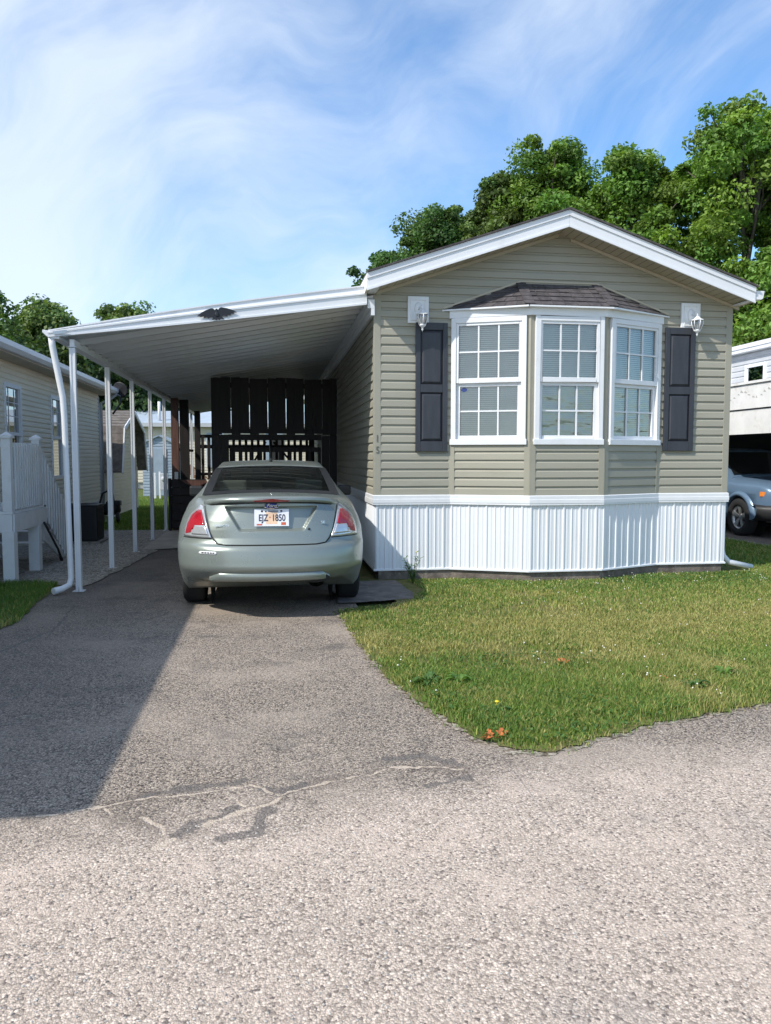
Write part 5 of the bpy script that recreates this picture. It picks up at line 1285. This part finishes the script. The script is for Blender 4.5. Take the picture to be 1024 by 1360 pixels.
def tree(name, label, x, y, h, rad, base, seed, col=(.055, .105, .022), n_cl=130, per=170, ls=.11, shape=1.0, group=None, lean=0., cl_r=.55):
    g = np.random.default_rng(seed); rr = random.Random(seed)
    t = thing(name, label, 'tree', (x, y, 0), 0, group)
    cz0 = base; H = h - base
    nl = max(7, int(n_cl / 11)); lobes = []
    while len(lobes) < nl:
        u = ((len(lobes) + g.random()) / nl); ang = len(lobes) * 2.4 + g.uniform(-.6, .6)
        prof = (math.sin(math.pi * min(1, .13 + u * .80)) ** .7) * (1 - .28 * u * shape)
        r_ = rad * prof * g.uniform(.45, .95); lobes.append((r_ * math.cos(ang) + lean * u, r_ * math.sin(ang), cz0 + H * (.04 + .88 * u), rad * g.uniform(.30, .52) * (.65 + .45 * prof)))
    lobes.append((lean + g.uniform(-.3, .3), 0, h - rad * .30, rad * .34))
    tips = []
    for k in range(n_cl):
        a = lobes[k % len(lobes)]; d = g.normal(size=3); d /= np.linalg.norm(d); d[2] = d[2] * .9 + .1
        q = a[3] * (g.random() ** .5 if k % 4 else (.92 + .22 * g.random()) * (.8 if k % len(lobes) == len(lobes) - 1 else 1.)); d[2] += .35 * (k % 4 == 0); tips.append((a[0] + d[0] * q, a[1] + d[1] * q, max(base * .8, a[2] + d[2] * q)))
    tips = np.array(tips); tips[:, 2] = np.minimum(tips[:, 2], h - .25 - .25 * np.hypot(tips[:, 0], tips[:, 1]) / rad)
    cen_d = np.sqrt(((tips[:, None] - tips[None]) ** 2).sum(-1)); cen_d.sort(axis=1)
    lone = cen_d[:, 2] > 1.0; tips[lone] = tips[lone] * np.array([.7, .7, .86])
    tr_ = MB(); top = h * .86
    pth = [(lean * k / 8 + rr.uniform(-.12, .12) * (k > 1), rr.uniform(-.12, .12) * (k > 1), top * k / 8) for k in range(9)]
    r0 = .022 * h; tr_.tube(pth, [r0 * (1.25 if k == 0 else 1 - .105 * k) for k in range(9)], 9)
    for i in range(0, n_cl, 4):
        tx, ty, tz = tips[i]; zb = max(base * .7, tz - .25 * h * rr.uniform(.4, 1.) - .25 * math.hypot(tx, ty)); k = min(7.9, zb / top * 8); a = Vector(pth[int(k)]).lerp(Vector(pth[int(k) + 1]), k - int(k))
        e = Vector((tx, ty, tz)); m1 = a.lerp(e, .4) + Vector((rr.uniform(-.2, .2), rr.uniform(-.2, .2), .15)); m2 = a.lerp(e, .75) + Vector((rr.uniform(-.2, .2), rr.uniform(-.2, .2), .12))
        q = r0 * .38 * (1 - zb / h * .6); tr_.tube([a, m1, m2, e], [q, q * .7, q * .42, q * .15], 6, cap=False)
    tr_.build('trunk', M['bark'], t, recalc=False)
    # sprays within each clump
    cs_ = []; ns_ = []; co_l = []
    for i in range(n_cl):
        c = tips[i]; sp_ = .55 if i % 4 == 0 else 1.; sz = cl_r * g.uniform(.65, 1.35) * sp_; m_ = int(per * g.uniform(.6, 1.3) * (.45 if sp_ < 1 else 1.))
        d = g.normal(size=(m_, 3)); d /= np.linalg.norm(d, axis=1, keepdims=True); rad_ = sz * g.random((m_, 1)) ** .38
        p = c + d * rad_ * np.array([1.15, 1.15, .72]); p[:, 2] -= .25 * np.hypot(p[:, 0] - c[0], p[:, 1] - c[1]) ** 1.5
        cs_.append(p); ns_.append(d * .55 + np.array([0, 0, .5]) + g.normal(size=(m_, 3)) * .55)
        tone = g.uniform(.72, 1.3); yl = g.uniform(-.15, .28)
        cc = np.array(col) * np.array([1.62, 1.55, 1.75]) * tone * np.array([1 + yl, 1 + yl * .3, 1.]) * g.uniform(.7, 1.3, size=(m_, 1)); co_l.append(cc)
    o = leaf_mesh('crown', np.vstack(cs_), np.vstack(ns_), ls * g.uniform(.6, 1.3, size=sum(map(len, cs_))), np.vstack(co_l), M['leaf'])
    o.parent = t
    return t
GT = 'trees behind the olive home'
tree('oak_tree', 'tallest tree, bright green with ragged top, at the right edge behind the olive home', 16.2, 25.0, 13.6, 4.0, 1.5, 3, (.085, .155, .024), 330, 420, .098, .5, GT, cl_r=.6)
tree('oak_tree', 'bright green tree behind the right roof slope, next to the tallest tree', 13.3, 27.5, 12.6, 3.4, 2.6, 5, (.078, .145, .024), 250, 420, .098, .6, GT, cl_r=.6)
tree('maple_tree', 'broad yellow-green tree with pointed tops just right of the roof ridge', 11.1, 29.5, 13.8, 3.1, 3, 8, (.072, .135, .022), 240, 420, .098, .8, GT, cl_r=.6)
tree('maple_tree', 'dark olive rounded tree just left of the roof ridge between lighter trees', 9.1, 30.5, 12.9, 2.2, 3, 13, (.058, .095, .024), 180, 420, .098, .6, GT, cl_r=.55)
tree('maple_tree', 'dark green rounded tree rising in the middle of the left roof slope', 7.0, 32.0, 11.7, 2.1, 3, 17, (.044, .092, .022), 180, 420, .098, .7, GT, cl_r=.55)
tree('maple_tree', 'dark green spreading tree low over the left end of the roof slope', 5.3, 33.0, 10.3, 2.0, 3, 21, (.044, .095, .024), 180, 420, .098, .8, GT, lean=0., cl_r=.55)
tree('maple_tree', 'olive green tree filling the canopy behind the dark trees left of the ridge', 8.0, 35.5, 13.2, 3.0, 3, 51, (.052, .098, .023), 230, 400, .105, .5, GT, cl_r=.65)
tree('maple_tree', 'darker tree showing low between the two right-hand trees', 18.5, 31.0, 10., 4.2, 1.0, 33, (.05, .105, .022), 220, 260, .14, .5, GT, cl_r=.7)
tree('oak_tree', 'low bright green tree filling the gap right of the olive home corner', 16.0, 22.5, 8.2, 3.0, .6, 37, (.085, .155, .024), 250, 400, .096, .3, GT, cl_r=.6)
GL = 'woods beyond the cream home'
for (x, y, h, r_, sd, cl, lb) in ((-15.8, 44, 11.0, 4.6, 41, (.072, .122, .034), 'dark green tree at the far left edge above the cream home roof'),
                             (-12.2, 46, 10.2, 3.8, 42, (.078, .130, .036), 'mid green tree left of the carport corner with a small pointed top'),
                             (-9.6, 52, 11.3, 3.6, 43, (.074, .126, .036), 'green tree peeking just over the carport roof edge'),
                             (-7.6, 44, 8.0, 3.2, 44, (.026, .052, .017), 'very dark tree behind the satellite dish'),
                             (-10.2, 42, 7.8, 3.6, 45, (.032, .062, .019), 'dark low tree filling the gap above the cream home gutter'),
                             (-4.6, 50, 7.4, 3.2, 46, (.026, .054, .017), 'dark tree behind the distant blue-grey roof'),
                             (-13.4, 38, 7.8, 3.6, 47, (.056, .098, .024), 'lighter low tree right above the cream home roof')):
    tree('wood_tree', lb, x, y, h, r_, .4, sd, cl, 220, 220, .17, .6, GL, cl_r=.85)

def inside(px, py, poly):
    poly = np.array(poly); x0, y0 = poly[:, 0], poly[:, 1]; x1, y1 = np.roll(x0, -1), np.roll(y0, -1)
    res = np.zeros(len(px), bool)
    for a, b, c, d in zip(x0, y0, x1, y1):
        k = ((b > py) != (d > py)) & (px < (c - a) * (py - b) / (d - b + 1e-12) + a); res ^= k
    return res
def vnoise(x, y, s, seed):
    """smooth value noise"""
    g = np.random.default_rng(seed); T = g.random((64, 64)); X, Y = x * s + 100, y * s + 100; xi, yi = np.floor(X).astype(int), np.floor(Y).astype(int); fx, fy = X - xi, Y - yi
    fx, fy = fx * fx * (3 - 2 * fx), fy * fy * (3 - 2 * fy); q = lambda a, b: T[a % 64, b % 64]
    return (q(xi, yi) * (1 - fx) + q(xi + 1, yi) * fx) * (1 - fy) + (q(xi, yi + 1) * (1 - fx) + q(xi + 1, yi + 1) * fx) * fy
def worn_sheet(name, x0, x1, y0, y1, step, z):
    nx, ny = int((x1 - x0) / step) + 1, int((y1 - y0) / step) + 1
    X, Y = np.meshgrid(np.linspace(x0, x1, nx), np.linspace(y0, y1, ny), indexing='ij')
    wx = X + (vnoise(X, Y, 9, 61) - .5) * .026 + (vnoise(X, Y, 27, 62) - .5) * .016; wy = Y + (vnoise(X, Y, 9, 63) - .5) * .026 + (vnoise(X, Y, 27, 64) - .5) * .022
    up = lambda d, a, b: np.clip((d - a) / (b - a), 0, 1)
    dc = line_dist(wx, wy, PALE_CRACKS) + (vnoise(X, Y, 28, 71) - .5) * .014; keep = up(vnoise(X, Y, 6, 65), .04, .18)
    pale = up(dc, .014, -.014) * keep; halo = up(dc, .075, 0) * up(vnoise(X, Y, 5, 66), .1, .6)
    seal = np.maximum(up(line_dist(wx, wy, DARK_SEALS) + (vnoise(X, Y, 17, 72) - .5) * .040 + (vnoise(X, Y, 45, 73) - .5) * .02, .022, -.022), up(line_dist(wx, wy, HAIR_CRACKS), .014, -.010))
    Z = np.full(X.shape, z); Z[0, :] = Z[-1, :] = -.004; Z[:, 0] = Z[:, -1] = -.004
    v = np.stack([X, Y, Z], -1).reshape(-1, 3); idx = np.arange(nx * ny).reshape(nx, ny)
    q = np.stack([idx[:-1, :-1], idx[1:, :-1], idx[1:, 1:], idx[:-1, 1:]], -1).reshape(-1, 4); n = len(q)
    me = bpy.data.meshes.new(name); me.vertices.add(len(v)); me.loops.add(n * 4); me.polygons.add(n)
    me.vertices.foreach_set('co', v.reshape(-1)); me.loops.foreach_set('vertex_index', q.reshape(-1).astype(np.int32)); me.polygons.foreach_set('loop_start', np.arange(0, n * 4, 4, dtype=np.int32)); me.polygons.foreach_set('loop_total', np.full(n, 4, dtype=np.int32))
    ca = me.color_attributes.new('paving_tone', 'FLOAT_COLOR', 'POINT'); ca.data.foreach_set('color', np.stack([pale, seal, halo, np.ones_like(pale)], -1).reshape(-1)); me.update()
    me.materials.append(M['paving']); o = bpy.data.objects.new(name, me); C.objects.link(o); return tag(o, kind='structure')
worn_sheet('cracked_apron', -1.15, 1.12, 2.78, 3.76, .008, .0045)
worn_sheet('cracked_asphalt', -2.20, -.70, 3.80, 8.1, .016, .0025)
def blades(name, x, y, hgt, wid, colr, m, z0=.010):
    n = len(x); g = rng; a = g.random(n) * 2 * np.pi; ln = g.uniform(.15, .75, n) * hgt; la = g.random(n) * 2 * np.pi
    wx, wy = np.cos(a) * wid / 2, np.sin(a) * wid / 2; lx, ly = np.cos(la) * ln, np.sin(la) * ln
    v = np.empty((n, 5, 3))
    v[:, 0] = np.stack([x - wx, y - wy, np.full(n, z0)], 1); v[:, 1] = np.stack([x + wx, y + wy, np.full(n, z0)], 1)
    v[:, 2] = np.stack([x + wx * .8 + lx * .35, y + wy * .8 + ly * .35, z0 + hgt * .6], 1); v[:, 3] = np.stack([x - wx * .8 + lx * .35, y - wy * .8 + ly * .35, z0 + hgt * .6], 1)
    v[:, 4] = np.stack([x + lx, y + ly, z0 + hgt * .95], 1)
    b = np.arange(n)[:, None] * 5; q = np.concatenate([b + [0, 1, 2, 3], b + [3, 2, 4]], 1).reshape(-1).astype(np.int32)
    me = bpy.data.meshes.new(name); me.vertices.add(n * 5); me.loops.add(n * 7); me.polygons.add(n * 2)
    me.vertices.foreach_set('co', v.reshape(-1)); me.loops.foreach_set('vertex_index', q)
    ls_ = (np.arange(n)[:, None] * 7 + [0, 4]).reshape(-1).astype(np.int32); lt = np.tile(np.array([4, 3], np.int32), n)
    me.polygons.foreach_set('loop_start', ls_); me.polygons.foreach_set('loop_total', lt)
    ca = me.color_attributes.new('col', 'FLOAT_COLOR', 'POINT'); c4 = np.ones((n * 5, 4)); c4[:, :3] = np.repeat(colr, 5, axis=0)
    ca.data.foreach_set('color', c4.reshape(-1)); me.update(); me.materials.append(m)
    o = bpy.data.objects.new(name, me); C.objects.link(o); return tag(o, kind='stuff')
def grass_cols(x, y, dryness):
    n = len(x); g = rng
    green = np.array([.165, .250, .050]); dark = np.array([.085, .175, .036]); dry = np.array([.37, .34, .13]); yel = np.array([.32, .335, .085])
    k = np.clip(vnoise(x, y, 1.1, 3) * .6 + vnoise(x, y, 3.5, 4) * .4, 0, 1); k2 = np.clip((vnoise(x, y, .8, 9) * .55 + vnoise(x, y, 5., 10) * .45) * dryness, 0, 1)
    c = green * (1 - k)[:, None] + dark * k[:, None]; k3 = np.clip((vnoise(x, y, 2.3, 77) - .58) * 4, 0, 1) * np.clip(dryness * 1.4, 0, 1); d = g.random(n) < np.clip(k2 * .8 + k3 * .55, 0, .92); e = g.random(n) < .35 * np.clip(dryness, 0, 1.2)
    c = np.where(e[:, None], yel, c); c = np.where(d[:, None], dry, c); return c * g.uniform(.7, 1.3, (n, 1))
lp = [(x + .03, y + .03) for x, y in lawn_edge] + [(8.0, 9.6), (6.2, 9.6), (6.1, 8.95), (4.82, 8.98), (3.91, 8.62), (3.0, 8.62), (2.13, 8.95), (1.60, 8.95), (1.66, 8.25), (1.32, 7.5), (.95, 7.35)]
def scatter(n, box, poly):
    x = rng.uniform(box[0], box[1], n); y = rng.uniform(box[2], box[3], n); k = inside(x, y, poly); return x[k], y[k]
xs_, ys_ = [], []
for n, bx in ((150000, (.6, 4.8, 3.4, 5.0)), (130000, (.6, 7.5, 5.0, 6.6)), (110000, (.6, 8.1, 6.6, 9.6))):
    a_, b_ = scatter(n, bx, lp); xs_.append(a_); ys_.append(b_)
gx, gy = np.concatenate(xs_), np.concatenate(ys_)
edge_d = np.min([np.hypot(gx[:, None] - np.linspace(p[0], q[0], 14), gy[:, None] - np.linspace(p[1], q[1], 14)).min(1) for p, q in zip(lawn_edge, lawn_edge[1:])], axis=0)
dryn = .40 + (.40 + .70 * np.clip((gx - 1.2) / 1.2, 0, 1)) * np.exp(-((gy - 6.4) / 1.2) ** 2) + .5 * np.exp(-((gx - 3.0) / .8) ** 2 - ((gy - 4.6) / .35) ** 2)
lush = np.exp(-((gy - 4.5) / .55) ** 2)
thin = (rng.random(len(gx)) < np.clip(.35 + edge_d * 6 + .5 * vnoise(gx, gy, 6, 21), 0, 1)) & ((vnoise(gx, gy, 2.6, 30) < .80) | (rng.random(len(gx)) < .4))
jit = (edge_d < .10)[:, None] * rng.normal(size=(len(gx), 2)) * .042; gx = gx + jit[:, 0]; gy = gy + jit[:, 1]
gx, gy, dryn, lush, edge_d = gx[thin], gy[thin], dryn[thin], lush[thin], edge_d[thin]
hg = (.022 + .020 * vnoise(gx, gy, 2.2, 5) + .030 * lush * vnoise(gx, gy, 3.1, 6)) * rng.uniform(.6, 1.35, len(gx)) * np.clip(.45 + edge_d * 7, .45, 1.)
blades('lawn_grass', gx, gy, hg, rng.uniform(.003, .0065, len(gx)) * (1 + .16 * (gy - 4)), grass_cols(gx, gy, dryn), M['grass'], .012)
sx_, sy_ = scatter(90000, (-6.2, -2.2, 4.6, 9.6), [(-14, 4.6), (-4, 4.75), (-2.78, 5.75), (-2.36, 6.75), (-2.24, 7.2), (-2.38, 8.2), (-2.44, 9.25), (-2.7, 9.4), (-14, 9.5)])
blades('side_lawn_grass', sx_, sy_, .06 * rng.uniform(.6, 1.3, len(sx_)), rng.uniform(.004, .008, len(sx_)), grass_cols(sx_, sy_, np.clip(1.2 - (sy_ - 5.8) * .5, .1, 1.4)), M['grass'], .008)
bx_, by_ = scatter(60000, (-5.2, -1.9, 15.9, 30), [(-3.5, 16.0), (-2., 15.95), (-2., 30), (-5.2, 30), (-3.7, 19.6), (-3.85, 17)])
blades('back_lawn_grass', bx_, by_, .06 * rng.uniform(.6, 1.4, len(bx_)), rng.uniform(.008, .016, len(bx_)), grass_cols(bx_, by_, np.full(len(bx_), .2)), M['grass'], -.03)
rx_, ry_ = scatter(50000, (5.9, 8.05, 9.5, 22), [(5.9, 9.5), (8.05, 9.5), (8.05, 22), (5.9, 22)])
blades('side_strip_grass', rx_, ry_, .055 * rng.uniform(.6, 1.4, len(rx_)), rng.uniform(.006, .012, len(rx_)), grass_cols(rx_, ry_, np.full(len(rx_), .3)), M['grass'], .010)
# clover heads in the lawn
fx_, fy_ = scatter(700, (.8, 6.5, 3.7, 8.9), lp); kp = (vnoise(fx_, fy_, 1.6, 40) > .5) & (rng.random(len(fx_)) < np.where((fy_ < 5.3) | (fy_ > 8.1), .9, .25)); fm = MB()
for x, y in zip(fx_[kp], fy_[kp]):
    r_ = rng.uniform(.0035, .0068); fm.lathe([(0, -r_), (r_ * .9, -r_ * .4), (r_, .1 * r_), (r_ * .6, r_ * .8), (0, r_)], (x, y, rng.uniform(.05, .075)), 'Z', 6)
tag(fm.build('clover_flower', M['flower']), kind='stuff')
fm = MB(); vx, vy = scatter(26000, (.6, 6, 3.4, 8.9), lp); kp = (vnoise(vx, vy, 1.9, 50) > .50) & ((vy < 5.4) | (vy > 8.2)); vx, vy = vx[kp], vy[kp]; n_ = len(vx)
cl_ = np.array([.062, .135, .028]) * rng.uniform(.7, 1.3, (n_, 1))
tag(leaf_mesh('clover_leaves', np.stack([vx, vy, rng.uniform(.03, .06, n_)], 1), rng.normal(size=(n_, 3)) * .35 + [0, 0, 1], rng.uniform(.010, .022, n_), cl_, M['grass'], 1.2), kind='stuff')

def weed(label, x, y, r_, h, n, col, seed, flower=False):
    g = random.Random(seed); t = thing('weed_plant', label, 'weed', (x, y, .01)); m = MB(); sm_ = MB()
    for k in range(n):
        a = g.uniform(0, 2 * math.pi); l_ = r_ * g.uniform(.6, 1.15); hh = h * g.uniform(.4, 1.1); w_ = l_ * .13; pts_ = []
        for i in range(6):
            u = i / 5; c_ = Vector((math.cos(a) * l_ * u, math.sin(a) * l_ * u, hh * math.sin(u * 2.2) )); s_ = Vector((-math.sin(a), math.cos(a), 0)) * w_ * (.25 + math.sin(math.pi * min(1, u * .95 + .05)) * (1 + .25 * (-1) ** i)); pts_.append([c_ - s_, c_ + Vector((0, 0, -.004)), c_ + s_])
        m.grid(pts_)
    o = m.build('leaves', M['weed_a'] if col == 0 else M['weed_b'], t, recalc=False)
    sm_.tube([(0, 0, -.01), (.004, 0, h * .5), (.002, .004, h)], [.006, .004, .003], 6); sm_.build('stem', M['weed_b'], t)
    if flower: MB().lathe([(0, 0), (.014, .003), (.012, .009), (0, .011)], (.01, 0, h + .02), 'Z', 10).tube([(.002, .004, h), (.01, 0, h + .02)], .002, 5).build('flower', M['yellow'], t)
    return t
def weed_mat(name, c):
    m = pm(name, c, .55, var=.25, scale=20); nt = m.node_tree; out = [n for n in nt.nodes if n.type == 'OUTPUT_MATERIAL'][0]; p = [n for n in nt.nodes if n.type == 'BSDF_PRINCIPLED'][0]
    t = N(nt, 'ShaderNodeBsdfTranslucent'); t.inputs[0].default_value = (c[0] * 1.5, c[1] * 1.5, c[2], 1); mx = N(nt, 'ShaderNodeMixShader'); mx.inputs[0].default_value = .35
    L(nt, p.outputs[0], mx.inputs[1]); L(nt, t.outputs[0], mx.inputs[2]); L(nt, mx.outputs[0], out.inputs[0]); return m
M['weed_a'] = weed_mat('weed_leaf', (.13, .25, .045)); M['weed_b'] = weed_mat('weed_leaf_dark', (.085, .175, .04))
weed('leafy dock weed by the asphalt edge where the lawn bulges left', .98, 4.75, .10, .075, 24, 1, 1)
weed('bright green broadleaf weed clump beside the dock weed in the lawn', 1.18, 4.72, .085, .07, 30, 0, 2)
weed('ragged dandelion rosette near the front tip of the lawn', 1.25, 4.15, .09, .05, 22, 1, 3, True)
weed('dark rosette weed on the lane side edge of the lawn at right', 2.62, 4.42, .095, .07, 24, 1, 4)
weed('pale upright weed in the right part of the lawn edge', 2.95, 4.62, .085, .075, 24, 0, 5)
def bushy(label, x, y):
    g = random.Random(9); t = thing('weed_bush', label, 'weed', (x, y, .01)); st2 = MB(); lf = MB(); fl3 = MB()
    for k in range(9):
        a = g.uniform(0, 6.28); l_ = g.uniform(.05, .16); h = g.uniform(.16, .36); e = Vector((math.cos(a) * l_, math.sin(a) * l_ * .6, h)); st2.tube([(0, 0, 0), e * .5 + Vector((0, 0, .03)), e], [.004, .003, .002], 5)
        for i in range(16):
            p = e * g.uniform(.25, 1.) ; b = g.uniform(0, 6.28); d = Vector((math.cos(b), math.sin(b), g.uniform(-.1, .5))); q = d.cross(Vector((0, 0, 1))).normalized() * .012; ll = g.uniform(.03, .06)
            lf.add([p, p + d * ll * .5 + q, p + d * ll, p + d * ll * .5 - q], [(0, 1, 2, 3)])
        if k < 2: fl3.lathe([(0, 0), (.014, .004), (0, .012)], e, 'Z', 8)
    st2.build('stem', M['weed_b'], t); lf.build('leaves', M['weed_b'], t, recalc=False); fl3.build('flower', M['yellow'], t)
bushy('leafy weed bush with tiny yellow flowers at the left end of the white skirting', 1.62, 8.72)
def dry_leaf(label, x, y, s, seed):
    g = random.Random(seed); t = thing('fallen_leaf', label, 'leaf litter', (x, y, .015)); 
    for k in range(7):
        m = MB(); a = g.uniform(0, 6.28); ox, oy = g.uniform(-s, s), g.uniform(-s * .5, s * .5); rows = []
        for i in range(6):
            u = i / 5; w_ = s * .32 * math.sin(math.pi * min(.97, u + .03)) * (1 + .5 * (-1) ** i); d = Vector((math.cos(a), math.sin(a), 0)); c_ = Vector((ox, oy, .012 + .02 * u * u)) + d * s * u; q = Vector((-d.y, d.x, .35)) * w_; rows.append([c_ - Vector((q.x, q.y, -q.z * .4)), c_, c_ + q])
        m.grid(rows); m.build('leaf', M['dryleaf'], t, recalc=False)
dry_leaf('orange dried leaves at the asphalt edge by the front tip of the lawn', 1.12, 3.78, .055, 1)
dry_leaf('brown-orange dried leaves in the bare right part of the lawn', 2.45, 4.62, .05, 2)
dry_leaf('single curled orange leaf cluster in the middle of the lawn', 2.0, 5.1, .045, 3)

# loose stones on the lane and in the gravel strip
def stones(name, n, box, poly, smin, smax, m, seed, z):
    g = np.random.default_rng(seed); x = g.uniform(box[0], box[1], n); y = g.uniform(box[2], box[3], n); k = inside(x, y, poly); x, y = x[k], y[k]
    V, F = [], []; ico = [(0, 0, .6), (.9, 0, .1), (.28, .86, .1), (-.73, .53, .1), (-.73, -.53, .1), (.28, -.86, .1), (0, 0, -.3)]
    fc = [(0, 1, 2), (0, 2, 3), (0, 3, 4), (0, 4, 5), (0, 5, 1)]
    for a, b in zip(x, y):
        s = g.uniform(smin, smax); r0 = g.random() * 6.28; c_, q_ = math.cos(r0), math.sin(r0); e = g.uniform(.6, 1.); o = len(V)
        for p in ico[:6]:
            px, py = p[0] * s * g.uniform(.8, 1.2), p[1] * s * e; V.append((a + px * c_ - py * q_, b + px * q_ + py * c_, z + p[2] * s * .8))
        F += [tuple(o + i for i in f) for f in fc]
    mb = MB(); mb.v = V; mb.f = F; mb.sm = [False] * len(F); return tag(mb.build(name, m, recalc=False), kind='stuff')
M['stone'] = ground_mat('loose_stone', (.38, .34, .30), (.58, .53, .48), (.20, .18, .165), 60., bump=.4)
stones('loose_stones', 9000, (-2.5, 3.6, 1.6, 4.2), [(-6, 1.0), (6, 1.0), (6, 5.2), (2.9, 4.05), (1.7, 3.66), (1.3, 3.5), (.5, 3.1), (-6, 2.95)], .003, .0075, M['stone'], 3, .004)
stones('loose_stones', 7000, (-4., -1.8, 9.2, 16), [(-3.9, 9.5), (-2.5, 9.4), (-2.2, 9.3), (-2.0, 10.6), (-1.95, 12.5), (-2.05, 16), (-3.9, 16)], .008, .02, M['stone'], 4, .012)
